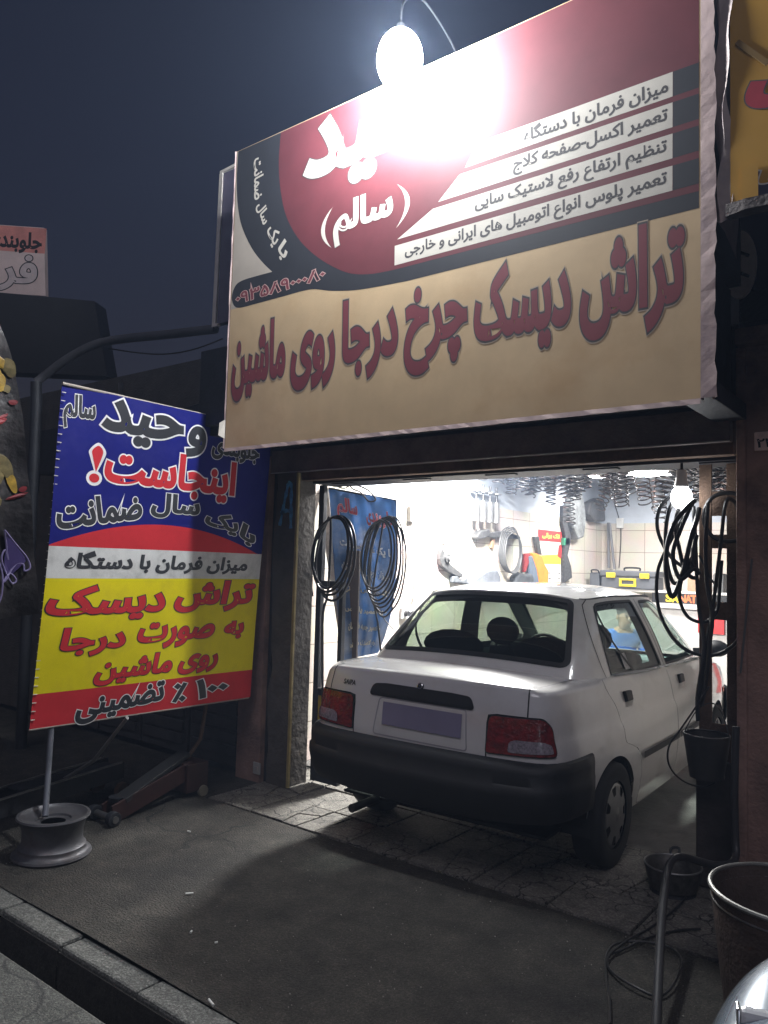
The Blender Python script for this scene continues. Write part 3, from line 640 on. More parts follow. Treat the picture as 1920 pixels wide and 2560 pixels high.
# left pier with ragged plaster
b = MB(); v = []; rnd = random.Random(2); n = 40
for i in range(n+1):
    z = 2.3*i/n; e = .012*math.sin(z*7)+rnd.uniform(-.006, .006); cut = .035*math.exp(-((z-.78)/.10)**2)
    v += [(-3.985+e+cut, 3.86, z), (-3.775, 3.86, z), (-3.775, 4.05, z), (-3.985+e+cut, 4.05, z)]
b.add(v, [(4*i+j, 4*i+(j+1) % 4, 4*i+4+(j+1) % 4, 4*i+4+j) for i in range(n) for j in range(4)]); wpart(b, 'left_pier', plaster)
b = MB(); b.box(-4.26, -4.02, 3.83, 4.05, 0, 2.3); wpart(b, 'pilaster', brown)
b = MB(); b.box(-4.018, -3.99, 3.875, 4.05, 0, 2.3); wpart(b, 'pilaster_gap', dark)
b = MB(); b.box(-3.778, -3.757, 3.852, 3.872, .01, 2.17); wpart(b, 'jamb_angle', mat('jamb_paint', (.30, .24, .10), .6, var=.3, scale=12), bevel=.003)
# blue spray mark on the pier head
b = MB(); M = Matrix(((1, 0, 0), (0, 0, -1), (0, 1, 0))).transposed().inverted().to_4x4()
def stroke(p, w):
    P = spline([Vector((a, 0, c)) for a, c in p], 5); v = []
    for i, q in enumerate(P):
        t = (P[min(i+1, len(P)-1)]-P[max(0, i-1)]).normalized(); s = Vector((-t.z, 0, t.x))*w/2*(1+.25*math.sin(i*1.7)); v += [q-s, q+s]
    return v, [(2*i, 2*i+1, 2*i+3, 2*i+2) for i in range(len(P)-1)]
for p in ([(-3.93, 1.80), (-3.90, 1.93), (-3.87, 2.06), (-3.855, 2.10), (-3.83, 2.08), (-3.825, 1.95), (-3.82, 1.78)], [(-3.925, 1.885), (-3.87, 1.905), (-3.82, 1.90)]):
    v, f = stroke(p, .028); b.add([(a[0], 3.8555, a[2]) for a in v], f)
wpart(b, 'spray_mark', mat('spray_blue', (.12, .42, .95), .6, var=.5, scale=40))
# lintel, inner beams
b = MB(); b.box(-4.02, -.93, 3.84, 3.90, 2.175, 2.335); wpart(b, 'lintel', steel, bevel=.004)
b = MB(); b.box(-3.99, -.93, 3.905, 3.98, 2.12, 2.33); wpart(b, 'inner_beam', iron, bevel=.004)
b = MB(); b.box(-3.75, -.93, 3.99, 4.24, 2.105, 2.20); [b.box(-3.6+.62*k, -3.4+.62*k, 4.02, 4.06, 2.098, 2.104) for k in range(5)]; wpart(b, 'door_track', dark)
b = MB(); b.box(-4.02, -.93, 3.835, 3.842, 2.172, 2.178); wpart(b, 'lintel_edge', mat('bright_edge', (.5, .48, .45), .4, .6))
b = MB(); b.box(-4.28, -.908, 3.915, 3.945, 2.31, 3.0); wpart(b, 'lintel_wall', dark)
# right pier
b = MB(); b.box(-.905, 1.4, 3.86, 4.15, 0, 2.62); wpart(b, 'right_pier', brown)
b = MB(); b.box(-.905, -.86, 3.845, 3.87, 0, 2.62); wpart(b, 'pier_corner', brown, bevel=.01)
b = MB(); b.box(-.90, 1.4, 3.80, 4.15, 2.622, 2.70); wpart(b, 'pier_ledge', brown, bevel=.01)
b = MB(); b.box(-.90, 1.4, 3.90, 4.15, 2.702, 4.2); wpart(b, 'blue_upper_panel', mat('night_blue_panel', (.012, .016, .05), .5))
b = MB(); b.box(-4.3, 1.4, 3.95, 4.15, 3.0, 4.0); wpart(b, 'parapet', dark)
# shutter box behind the sign
sbx = MB()
for k in range(5): sbx.box(-4.0, -.92, 3.20+.125*k, 3.30+.125*k, 2.345+.012*(k % 2), 2.62)
sbx.box(-4.0, -.92, 3.153, 3.835, 2.40, 2.9)
o = sbx.obj('roller_shutter_box', dark, bevel=.006); tag(o, 'dark ribbed roller shutter box tucked under the big tan sign', 'shutter box'); rebase(o, (-2.5, 3.5, 2.4))
b = MB().box(-1.00, -.86, 3.12, 3.86, 2.27, 2.35); b.bar((-.93, 3.12, 2.33), (-.93, 3.85, 2.33), .10, .03)
tag(b.obj('bracket', dark, bevel=.004), 'dark flat bracket sticking out under the right corner of the big sign', 'bracket')
# neighbouring shop on the left
nb = thing('neighbour_shop', 'dark closed shop with folding shutter doors behind the blue and yellow banner', 'building', (-7, 3.9, 0))
def npart(b, name, mt, **k):
    o = b.obj(name, mt, nb, **k); o.matrix_parent_inverse = Matrix.Translation((7, -3.9, 0)); return o
b = MB(); b.box(-10.5, -4.27, 4.0, 4.2, 0, 3.2); npart(b, 'wall', mat('soot_wall', (.06, .055, .05), .9, var=.3, bump=.4))
for k in range(4):
    b = MB(); x0 = -4.3-.62*(k+1)
    b.box(x0+.01, x0+.60, 3.93, 3.98, .03, 2.3); [b.box(x0+.05, x0+.56, 3.905, 3.93, .1+.1*q_, .175+.1*q_) for q_ in range(21)]; npart(b, 'shutter_leaf', mat('shutter_grey', (.05, .05, .055), .6, .3, var=.3), bevel=.004)
b = MB(); b.box(-7.2, -4.27, 3.8, 4.05, 2.32, 2.75); npart(b, 'fascia', dark)
for k, x0 in enumerate((-4.62, -6.1, -7.6)): npart(MB().tube([(x0, 3.97, .1), (x0, 3.97, 2.0), (x0+.05, 3.97, 2.3), (x0+.05, 3.9, 3.1)], .022, 8), 'drain_pipe', mat('pipe_soot', (.07, .07, .072), .6))
npart(MB().box(-5.9, -5.55, 3.84, 3.93, 1.35, 1.85).box(-5.85, -5.60, 3.835, 3.84, 1.4, 1.8), 'meter_box', mat('meter_grey', (.12, .12, .12), .6, var=.3), bevel=.006)
npart(MB().tube(spline([(-4.3, 3.95, 2.9), (-5.2, 3.92, 2.78), (-6.4, 3.92, 2.85), (-7.6, 3.92, 2.7)], 8), .008, 6), 'wall_wire', dark)
# house number plate, oval sign, low socket
t = thing('house_number_plate', 'small pale pink house number plate on the brown pier', 'number plate', (-.79, 3.86, 2.12))
b = MB().box(-.035, .065, -.012, 0, 0, .088); b.obj('plate', mat('plate_pink', (.8, .6, .52), .5, var=.2, scale=20), t, bevel=.004)
L_ = Lettering(Matrix.Translation((0, -.0125, 0))@Matrix.Rotation(R(90), 4, 'X')); L_.word('۲۴', (-.024, .014, .05, .056), [(.03, 'd')]); L_.build({'d': black}, t, {'d': 'lettering'})
t = thing('oval_sign', 'narrow white oval sign with two black strokes on the dark wall beneath the yellow sign', 'sign', (-.885, 3.86, 3.02))
b = MB(); b.prism([(.075*math.cos(a), .165*math.sin(a)) for a in np.linspace(0, 2*math.pi, 36, endpoint=False)], Matrix.Rotation(R(90), 4, 'X')@Matrix.Translation((0, 0, .0)), .02); b.obj('oval_plate', mat('oval_white', (.75, .66, .6), .6, var=.2, scale=9), t)
b = MB(); [b.bar((-.045, -.023, z+.03), (.045, -.023, z-.025), .004, .014) for z in (.055, -.045)]; b.obj('strokes', black, t)
t = tag(MB().box(-4.07, -4.0, 3.818, 3.829, .06, .14).box(-4.05, -4.02, 3.812, 3.818, .085, .115).obj('wall_socket', mat('socket_grey', (.35, .34, .32), .5), bevel=.003), 'small grey socket low down on the brown pilaster', 'socket'); rebase(t, (-4.035, 3.83, .06))
# ================================================================ BIG SIGN
SY = 3.10; SX0, SX1, SZ0, SZ1 = -3.662, -.856, 2.23, 4.118
sg = thing('shop_sign', 'big tan and dark red fabric shop sign with white service lines over the workshop door', 'sign', (-2.26, SY, 2.23))
Msg = Matrix.Translation((2.26, 0, -2.23))@Matrix.Rotation(R(90), 4, 'X')     # panel (u, v) are world X, Z
tan = mat('sign_tan', (.68, .50, .29), .75, var=.10, scale=3, bump=.07, bscale=4, stain=(.58, .38, .19), sscale=2, samt=.6)
cream = mat('sign_cream', (.56, .50, .42), .75, var=.08, scale=4, stain=(.45, .39, .33), sscale=3, samt=.4)
sred = mat('sign_red', (.14, .028, .036), .7, var=.12, scale=5); ssl = mat('sign_slate', (.028, .03, .037), .7, var=.15, scale=5)
swh = mat('sign_white', (.66, .62, .54), .7, var=.08, scale=6); sgr = mat('sign_ink', (.075, .07, .07), .7); spk = mat('sign_pink_line', (.66, .44, .40), .7)
def wave(x, z): return .006*math.sin(x*2.3+z*1.1)+.004*math.sin(z*5+x*4)
fp = MB(); nx, nz = 60, 40; v = []
for j in range(nz+1):
    for i in range(nx+1):
        x = SX0+(SX1-SX0)*i/nx; z = SZ0+(SZ1-SZ0)*j/nz; v.append((x+2.26, 0, z-2.23))
fp.add(v, [(j*(nx+1)+i, j*(nx+1)+i+1, (j+1)*(nx+1)+i+1, (j+1)*(nx+1)+i) for j in range(nz) for i in range(nx)])
fp.obj('sign_face', tan, sg)
b = MB(); b.box(SX0+2.26+.002, SX1+2.26-.002, .004, .05, .001, SZ1-SZ0-.001); b.obj('sign_body', mat('sign_back', (.2, .18, .17), .8), sg); MB().box(.02, SX1-SX0-.02, .052, .735, .68, SZ1-SZ0-.02, Matrix.Translation((SX0+2.26, 0, 0))).obj('light_stop_box', dark, sg)  # unseen box added to stop lamp light leaking down behind the sign
hem = MB(); rnd = random.Random(9)
def hemstrip(p0, p1, w, n):
    p0, p1 = Vector(p0), Vector(p1); d = (p1-p0).normalized(); s = Vector((0, 1, 0)).cross(d); v = []
    for i in range(n+1):
        p = p0+(p1-p0)*i/n; v += [p+Vector((0, -.003, 0)), p+s*w*(.85+rnd.random()*.2)+Vector((0, -.004-rnd.random()*.004, 0)), p+s*w*.5+Vector((0, .05, 0))]
    return v, [(3*i+a, 3*i+3+a, 3*i+4+a, 3*i+1+a) for i in range(n) for a in (0, 1)]
hem.add(*hemstrip((SX0+2.26, 0, 0), (SX1+2.26, 0, 0), .022, 70)); hem.add(*hemstrip((SX1+2.26, 0, 0), (SX1+2.26, 0, SZ1-SZ0), .06, 40)); hem.add(*hemstrip((SX0+2.26, 0, SZ1-SZ0), (SX0+2.26, 0, 0), .01, 30))
hem.obj('folded_hem', mat('hem_pink', (.46, .35, .33), .8, var=.15, scale=9, bump=.15, bscale=14, stain=(.28, .21, .24), sscale=6, samt=.5), sg)
def area(name, poly, mt, lay, closed=True):
    b = MB(); q = delaunay_2d_cdt([Vector(p) for p in poly], [], [list(range(len(poly)))], 1, 1e-7)
    b.add([Msg @ Vector((p[0], p[1], .00008*lay+.0001)) for p in q[0]], [tuple(f) for f in q[2]]); return b.obj(name, mt, sg)
def sp(pts, n=6): return [(p[0], p[1]) for p in spline([Vector((a, c, 0)) for a, c in pts], n)]
area('cream_field', [(SX0+.004, 3.10), (-2.9, 3.10), (-2.9, SZ1-.003), (SX0+.004, SZ1-.003)], cream, 1)
outer = sp([(-3.651, 4.116), (-3.654, 3.94), (-3.635, 3.763), (-3.588, 3.613), (-3.49, 3.454), (-3.389, 3.342), (-3.301, 3.264)])
pill = sp([(-3.30, 3.264), (-3.43, 3.267), (-3.56, 3.266), (-3.625, 3.245), (-3.655, 3.18), (-3.63, 3.12), (-3.573, 3.097), (-3.45, 3.095)], 5)
lowb = sp([(-3.2, 3.095), (-2.98, 3.093), (-2.817, 3.052), (-2.611, 3.018), (-2.3, 3.0)], 5)
area('slate_band', outer+pill+lowb+[(SX1-.007, 2.999), (SX1-.007, 3.62), (-3.0, SZ1-.005)], ssl, 2)
redl = sp([(-3.272, 4.114), (-3.280, 3.942), (-3.26, 3.771), (-3.206, 3.592), (-3.111, 3.439), (-2.992, 3.316), (-2.851, 3.211), (-2.70, 3.128), (-2.552, 3.090), (-2.396, 3.078)])
area('red_field', redl+[(SX1-.007, 3.069), (SX1-.007, SZ1-.004)], sred, 3)
rows = ((3.605, 3.499, -1.897, -1.966), (3.474, 3.368, -1.996, -2.12), (3.341, 3.236, -2.151, -2.372), (3.205, 3.100, -2.387, -2.385))
for i, (z1, z0, xa, xc) in enumerate(rows):
    MB().add([Msg @ Vector((x, z, .0005)) for x, z in ((xc, z0), (-.967, z0), (-.967, z1), (xa, z1))], [(0, 1, 2, 3)]).obj('white_strip', swh, sg)
    MB().add([Msg @ Vector((x, z, .00045)) for x, z in ((-.965, z0), (SX1-.007, z0), (SX1-.007, z1), (-.965, z1))], [(0, 1, 2, 3)]).obj('slate_block', ssl, sg)
LT_ = Lettering(Msg@Matrix.Translation((0, 0, .0006)))
K = [(.075, 'pale'), (.063, 'ink'), (.042, 'red')]
for w, x0, x1, z0, z1 in (('تراش', -1.361, -.918, 2.526, 2.99), ('دیسک', -1.896, -1.403, 2.535, 2.975), ('چرخ', -2.308, -1.935, 2.500, 2.95), ('درجا', -2.731, -2.351, 2.524, 2.975), ('روی', -3.118, -2.781, 2.517, 2.85), ('ماشین', -3.625, -3.164, 2.514, 2.975)):
    LT_.word(w, (x0, z0, x1, z1), K)
LT_.word('وحید', (-3.075, 3.60, -1.885, 4.09), [(.055, 'ink'), (.045, 'white')], rot=0)
LT_.word('سالم', (-2.823, 3.293, -2.405, 3.545), [(.055, 'ink'), (.045, 'white')]); 
for s, x in (('l', -2.921), ('r', -2.381)):
    d = 1 if s == 'l' else -1; c = x+.09 if s == 'l' else x; o_ = []
    for t in np.linspace(-1, 1, 14): o_.append((x+(.09 if d > 0 else 0)-d*.085*(1-t*t)-(0 if d > 0 else 0), 3.417+.118*t))
    i_ = [(a+d*.03*(1-((bz-3.417)/.118)**2), bz) for a, bz in o_[::-1]]
    area('bracket_mark', o_+i_[1:-1], swh, 7)
for i, (w, x0, x1) in enumerate((('میزان فرمان با دستگاه', -1.645, -.985), ('تعمیر اکسل-صفحه کلاج', -1.70, -.988), ('تنظیم ارتفاع رفع لاستیک سایی', -1.905, -.99), ('تعمیر پلوس انواع اتومبیل های ایرانی و خارجی', -2.32, -.99))):
    z1, z0 = rows[i][:2]; LT_.word(w, (x0, z0+.008, x1, z1-.010), [(.03, 'ink')])
LT_.word('۰۹۳۵۸۹۰۰۰۸۰', (-3.615, 3.128, -2.875, 3.212), [(.06, 'pink'), (.022, 'red')], rot=.6)
for w, cx, cz, wd_, ht, rt in (('با', -3.215, 3.375, .10, .10, -52), ('یک', -3.305, 3.49, .13, .10, -57), ('سال', -3.405, 3.65, .155, .085, -67), ('ضمانت', -3.452, 3.885, .27, .085, -86)):
    LT_.word(w, (cx-wd_/2, cz-ht/2, cx+wd_/2, cz+ht/2), [(.03, 'white')], rot=rt)
LT_.build({'pale': mat('sign_pale_line', (.50, .40, .30), .7), 'ink': sgr, 'red': mat('letter_red', (.24, .055, .07), .7, var=.12), 'white': swh, 'pink': spk}, sg, {'ink': 'dark_lettering', 'red': 'red_lettering', 'white': 'white_lettering', 'pale': 'letter_outline', 'pink': 'phone_outline'})
# grommet stitches
# torn scrap at the lower left corner
b = MB(); b.add([(SX0+2.26, -.004, .18), (SX0+2.26-.035, -.02, .16), (SX0+2.26-.03, -.03, .08), (SX0+2.26, -.004, .06)], [(0, 1, 2, 3)]); b.obj('torn_scrap', swh, sg)
# thin light box seen edge-on behind the big sign
t = thing('light_box', 'thin grey light box with a bright metal edge sticking out left behind the big sign', 'sign', (-3.9, 3.55, 2.85))
P_ = [(-4.321,3.55,4.371),(-4.364,3.55,3.245),(-4.396,3.55,4.369),(-4.169,3.55,4.302)]
xl, zb_, zt_ = P_[1][0], P_[1][2], P_[0][2]
b = MB().box(xl+3.9+.03, .4, 0, .05, zb_-2.85, zt_-2.85); b.obj('panel', mat('lightbox_grey', (.10, .09, .14), .6, var=.15), t)
b = MB().bar((xl+3.9, .0, zb_-2.85), (xl+3.9+.012, .0, zt_-2.85), .022, .03).bar((xl+3.9+.02, -.01, zb_-2.85), (xl+3.9+.032, -.01, zt_-2.85), .006).bar((xl+3.9-.01, 0, zb_-2.85-.01), (xl+3.9+.05, 0, zb_-2.85-.01), .03, .02).bar((xl+3.9+.0, 0, zt_-2.85+.012), (.4, 0, zt_-2.85+.06), .02)
b.obj('frame', mat('frame_metal', (.7, .66, .6), .5, .2), t)
# yellow sign next door
ys = thing('yellow_sign', 'deep yellow fabric sign of the next shop on the right, wrinkled white return', 'sign', (-.1, 3.1, 2.95))
b = MB().box(-.645, 1.5, 0, .06, .02, 1.5); b.obj('sign_face', mat('yellow_fabric', (.50, .27, .03), .7, var=.10, scale=3, stain=(.45, .16, .03), sscale=1.2, samt=.5), ys)
rt = MB(); v = []; rnd = random.Random(4); n = 44
for i in range(n+1):
    z = -.02+1.55*i/n
    for k, (x, y) in enumerate(((-.646, -.004), (-.664, .0), (-.684, .008), (-.704, .03), (-.706, .14), (-.708, .4))):
        v.append((x+.008*math.sin(z*9+k*2.1)+.006*math.sin(z*23+k), y+.008*math.sin(z*7+k*1.7), z+.012*math.sin(k*2+1)*(1 if i == 0 else 0)))
rt.add(v, [(6*i+k, 6*i+k+1, 6*i+7+k, 6*i+6+k) for i in range(n) for k in range(5)]); rt.obj('wrinkled_return', mat('return_cloth', (.42, .35, .33), .8, var=.2, scale=6, bump=.3, bscale=18, stain=(.2, .18, .18), sscale=4, samt=.5), ys, smooth=True)
b = MB(); v = []; 
for i in range(31):
    x = -.66+2.1*i/30; v += [(x, -.012, .03+.006*math.sin(i*1.3)), (x, -.016-.006*math.sin(i*2.2), -.02+.012*math.sin(i*.9)), (x, .05, -.01)]
b.add(v, [(3*i+a, 3*i+3+a, 3*i+4+a, 3*i+1+a) for i in range(30) for a in (0, 1)]); b.obj('hem', mat('hem_grey', (.10, .085, .08), .8, var=.3, scale=12, bump=.3), ys)
Ly = Lettering(Matrix.Translation((.1, -.0015, -2.95))@Matrix.Rotation(R(90), 4, 'X'))
q = [(-0.69,3.1,3.499),(-0.667,3.1,3.324),(-0.695,3.1,3.128),(-0.668,3.1,2.978),(-0.632,3.1,3.184)]
Ly.word('ی', (q[0][0], q[1][2], q[0][0]+.25, q[0][2]), [(.09, 'k'), (.07, 'r')]); Ly.word('نی', (q[2][0], q[3][2], q[2][0]+.22, q[4][2]), [(.10, 'w'), (.07, 'b')])
Ly.build({'k': sgr, 'r': mat('letter_crimson', (.36, .03, .05), .6), 'w': swh, 'b': mat('letter_navy', (.03, .03, .07), .6)}, ys, {'k': 'letter_outline', 'r': 'red_lettering', 'w': 'pale_outline', 'b': 'dark_lettering'})
b = MB(); q = [(-0.637,3.1,2.993)]; b.box(q[0][0]+.1, 1.5, -.0006, -.0002, .03, q[0][2]-2.95); b.obj('green_strip', mat('strip_green', (.12, .17, .02), .7), ys); b = MB(); b.box(-.602, -.545, -.0065, -.0045, .03, .17); b.obj('yellow_corner', MATS['yellow_fabric'], ys)
b = MB(); q = [(-0.719,3.1,3.63),(-0.609,3.1,3.498)]; b.bar((q[0][0]+.1, -.004, q[0][2]-2.95), (q[1][0]+.1, -.004, q[1][2]-2.95), .003, .02); b.obj('twig_motif', mat('twig_brown', (.22, .13, .03), .7), ys)
# ================================================================ LAMP
fl = thing('street_floodlamp', 'large glaring white lamp hung in front of the big sign', 'lamp', (-2.275,2.955,4.092))
lampm = emit('lamp_glow', (.93, .96, 1), LAMP)
MB().ell((0, 0, 0), (.115, .115, .155), 32).obj('lamp_globe', lampm, fl, smooth=True)
MB().lathe([(.0, .19), (.02, .188), (.026, .16), (.026, .14)], 24).obj('lamp_cap', dark, fl, smooth=True)
MB().tube(spline([(0, 0, .18), (0, .02, .32), (-.02, .2, .46), (-.05, .50, .44), (-.05, .75, .30)], 6), .006, 8).obj('lamp_bracket', dark, fl, smooth=True)
# ================================================================ TALL BANNER ON A WHEEL RIM
E_ = Vector((.01115, .99993, -.0033)); V_ = Vector((.06992, .0025, .99755)); N_ = E_.cross(V_)
bn = thing('banner_stand', 'tall blue, red and yellow advertising banner on a pole set in an old wheel rim', 'banner', (-3.85, 2.22, 0))
Mb = Matrix((E_, V_, N_)).transposed().to_4x4(); Mb.translation = Vector((-4.068+3.85, 2.199-2.22, .609))
bcol = {'blue': mat('banner_blue', (.010, .013, .165), .6, var=.15, scale=3, spec=.15, stain=(.03, .033, .19), sscale=5, samt=.5), 'red': mat('banner_red', (.60, .035, .045), .6, spec=.2, var=.1, scale=5), 'white': mat('banner_white', (.72, .72, .70), .5, var=.12, scale=9, stain=(.3, .3, .28), sscale=6, samt=.5), 'yellow': mat('banner_yellow', (.82, .70, .010), .6, spec=.2, var=.08, scale=4, stain=(.55, .45, .03), sscale=4, samt=.5)}
def bwave(u, v): return .02*math.sin(u*3.2+v*1.4)*math.sin(v*2.1)+.02*max(0, (u-1.1))*math.sin(v*3+1)
def bpt(u, v, l=0): return Mb @ Vector((u, v, bwave(u, v)+l))
def arc(u): return .992+.156*(1-((u-.735)/.77)**2) if abs(u-.735) < .77 else .992
def strip(name, key, lo, hi, nv=24, nu=130):
    b = MB(); v = []
    for j in range(nv+1):
        for i in range(nu+1):
            u = -.02+1.565*i/nu; a, c = lo(u), hi(u); v.append(bpt(u, a+(c-a)*j/nv))
    b.add(v, [(j*(nu+1)+i, j*(nu+1)+i+1, (j+1)*(nu+1)+i+1, (j+1)*(nu+1)+i) for j in range(nv) for i in range(nu)]); return b.obj(name, bcol[key], bn, smooth=True)
strip('red_band', 'red', lambda u: -.003, lambda u: .186); strip('yellow_band', 'yellow', lambda u: .186, lambda u: .817, 50); strip('white_band', 'white', lambda u: .817, lambda u: .992)
strip('red_arch', 'red', lambda u: .992, lambda u: max(.9925, arc(u))); strip('blue_field', 'blue', lambda u: max(.9925, arc(u)), lambda u: 1.874, 60)
class BL(Lettering):
    def build(s, mats, parent, names):
        for k, ms in s.mb.items():
            for mb in ms: mb.v = [tuple(bpt(p[0], p[1], p[2]*4+.0016)) for p in mb.v]; mb.obj(names[k], mats[k], parent)
Lb = BL(Matrix.Identity(4)); kw = [(.075, 'white'), (.045, 'ink')]; rw_ = [(.075, 'white'), (.045, 'red')]; rk = [(.065, 'ink'), (.04, 'red')]
for w, x0, x1, z0, z1, ly, rt_, shr in (
  ('سالم', .0, .19, 1.645, 1.835, kw, 3, 0), ('حید', .228, .79, 1.60, 1.86, kw, 0, 0), ('و', .815, .968, 1.585, 1.79, kw, 0, 0), ('جلوبندی', 1.02, 1.44, 1.60, 1.76, kw, 0, 0),
  ('اینجاست', .275, 1.25, 1.32, 1.60, rw_, 0, 0), ('ضمانت', .0, .55, 1.125, 1.29, kw, 10, 0), ('سال', .61, .98, 1.19, 1.345, kw, 0, 0), ('یک', 1.03, 1.315, 1.125, 1.255, kw, -9, 0), ('با', 1.325, 1.48, 1.055, 1.18, kw, -22, 0),
  ('میزان فرمان با دستگاه', .08, 1.43, .845, .975, [(.045, 'ink')], 0, .15), ('تراش', .86, 1.50, .60, .805, rk, 0, .2), ('دیسک', .0, .78, .575, .78, rk, 0, .2),
  ('به', 1.275, 1.44, .41, .53, rk, 2, .2), ('صورت', .59, 1.19, .385, .545, rk, 0, .2), ('درجا', .10, .51, .375, .54, rk, 0, .2), ('روی', .92, 1.235, .205, .33, rk, 0, .2), ('ماشین', .335, .87, .195, .36, rk, 0, .2),
  ('تضمینی', .235, .83, .0, .165, kw, 4, 0), ('٪', .89, 1.0, .03, .155, kw, 0, 0), ('۱۰۰', 1.075, 1.34, .035, .165, kw, 2, 0)):
    Lb.word(w, (x0, z0, x1, z1), ly, rot=rt_, shear=shr)
# exclamation mark
for off_, key, l in ((.018, 'white', .0001), (0, 'red', .0004)):
    q = sp([(.222, 1.42-off_), (.250+off_, 1.50), (.256+off_, 1.545), (.225, 1.57+off_), (.19-off_, 1.54), (.198-off_, 1.50), (.222, 1.42-off_)], 5)[:-1]
    c = [(.215+(.032+off_)*math.cos(a), 1.385+(.026+off_)*math.sin(a)) for a in np.linspace(0, 2*math.pi, 18, endpoint=False)]
    Lb.mb[key].append(MB().add([(x, y, l) for x, y in q], [tuple(range(len(q)))[::-1]])); Lb.mb[key].append(MB().add([(x, y, l) for x, y in c], [tuple(range(18))]))
Lb.build({'white': mat('banner_letter_white', (.86, .86, .86), .5), 'ink': mat('banner_ink', (.03, .033, .04), .5), 'red': bcol['red']}, bn, {'white': 'letter_outline', 'ink': 'dark_lettering', 'red': 'red_lettering'})
b = MB(); pm = mat('pole_grey', (.16, .17, .2), .5, .5, var=.2)
pt0 = Vector((-.03, -.03, .19)); b.tube([pt0, Mb @ Vector((.12, .0, -.03)), Mb @ Vector((.12, 1.86, -.03))], .016, 12); b.obj('pole', pm, bn, smooth=True)
b = MB(); b.tube([Mb @ Vector((-.02, 1.878, -.004)), Mb @ Vector((1.54, 1.868, -.004))], .009, 8); b.tube([Mb @ Vector((-.02, -.005, -.004)), Mb @ Vector((1.54, -.01, -.004))], .006, 8)
b.tube([Mb @ Vector((1.3, .0, -.03)), Mb @ Vector((1.3, 1.86, -.03))], .012, 8); b.obj('frame', mat('frame_wood', (.35, .31, .27), .7), bn)
b = MB(); [b.bar(Mb @ Vector((-.022, v, .004)), Mb @ Vector((.0, v, .006)), .004) for v in np.linspace(.05, 1.83, 40)]; b.obj('lacing', swh, bn)
rimm = mat('old_rim', (.13, .13, .14), .5, .55, var=.3, scale=9, stain=(.06, .045, .04), sscale=9, samt=.6)
b = MB().lathe([(.06, .165), (.085, .168), (.088, .178), (.14, .188), (.158, .197), (.165, .206), (.178, .205), (.182, .196), (.168, .185), (.158, .16), (.150, .13), (.148, .09), (.152, .065), (.166, .05), (.166, .035), (.176, .022), (.192, .018), (.196, .008), (.19, .0), (.172, .004), (.16, .02)], 56); b.obj('rim_base', rimm, bn, smooth=True)
# ================================================================ INTERIOR LIGHTS
def ceiling_light(name, x, y, r, p, lab):
    t = thing(name, lab, 'ceiling light', (x, y, 2.70), 0, 'ceiling lights of the workshop')
    MB().lathe([(r+.03, .05), (r+.035, .0), (r, -.012), (r, .05)], 40).obj('ring', mat('fitting_white', (.7, .7, .7), .4), t, smooth=True)
    MB().add([(r*math.cos(a), r*math.sin(a), -.004) for a in np.linspace(0, 2*math.pi, 40, endpoint=False)], [tuple(range(40))[::-1]]).obj('diffuser', emit('panel_glow', (1, .985, .96), p), t)
ceiling_light('ceiling_light', -3.06, 8.95, .30, PANEL1, 'wide white round ceiling light over the tool bench, larger of the two')
ceiling_light('ceiling_light', -3.72, 9.0, .12, PANEL1, 'small white round ceiling light among hanging coil springs')
ceiling_light('ceiling_light', -3.45, 6.0, .26, PANEL2, 'round ceiling light near the left wall above the car roof')
# bulb on the column
bt = thing('light_bulb', 'bright bare bulb fixed to the left post of the iron column', 'bulb', (-1.205, 4.02, 1.93))
MB().ell((0, 0, .0), (.052, .052, .062), 20).obj('bulb_glass', emit('bulb_glow', (.96, .98, 1), BULB), bt, smooth=True)
MB().lathe([(.0, .14), (.024, .14), (.028, .09), (.036, .055), (.03, .045)], 20).obj('bulb_base', mat('bulb_white', (.7, .7, .7), .4), bt, smooth=True)
MB().tube([(0, 0, .13), (.0, 0, .18), (.04, .03, .20)], .008).obj('bulb_holder', black, bt)
# ================================================================ IRON COLUMN IN THE DOORWAY
ic = thing('iron_column', 'rusty built-up iron column with flat battens at the right side of the doorway', 'column', (-1.05, 4.12, 0))
b = MB()
for nm, x0, x1 in (('post', -.097, -.035), ('post', .036, .097)):
    p = MB(); p.box(x0, x1, 0, .012, .1, 2.72); p.box(x0 if x0 < 0 else x1-.01, x0+.01 if x0 < 0 else x1, .012, .13, .1, 2.72); p.obj(nm, iron, ic, bevel=.003)
for z0, z1 in ((1.84, 1.965), (1.675, 1.745), (1.315, 1.405), (.72, .80), (2.12, 2.2)):
    MB().box(-.036, .037, .003, .012, z0, z1).obj('batten', iron, ic)
MB().box(-.105, .075, -.03, .14, 0, .62).obj('base_casing', mat('base_dark', (.05, .042, .04), .8, var=.4, bump=.3), ic, bevel=.008)
MB().box(-.13, .10, -.02, .15, 0, .10).obj('base_plate', iron, ic)
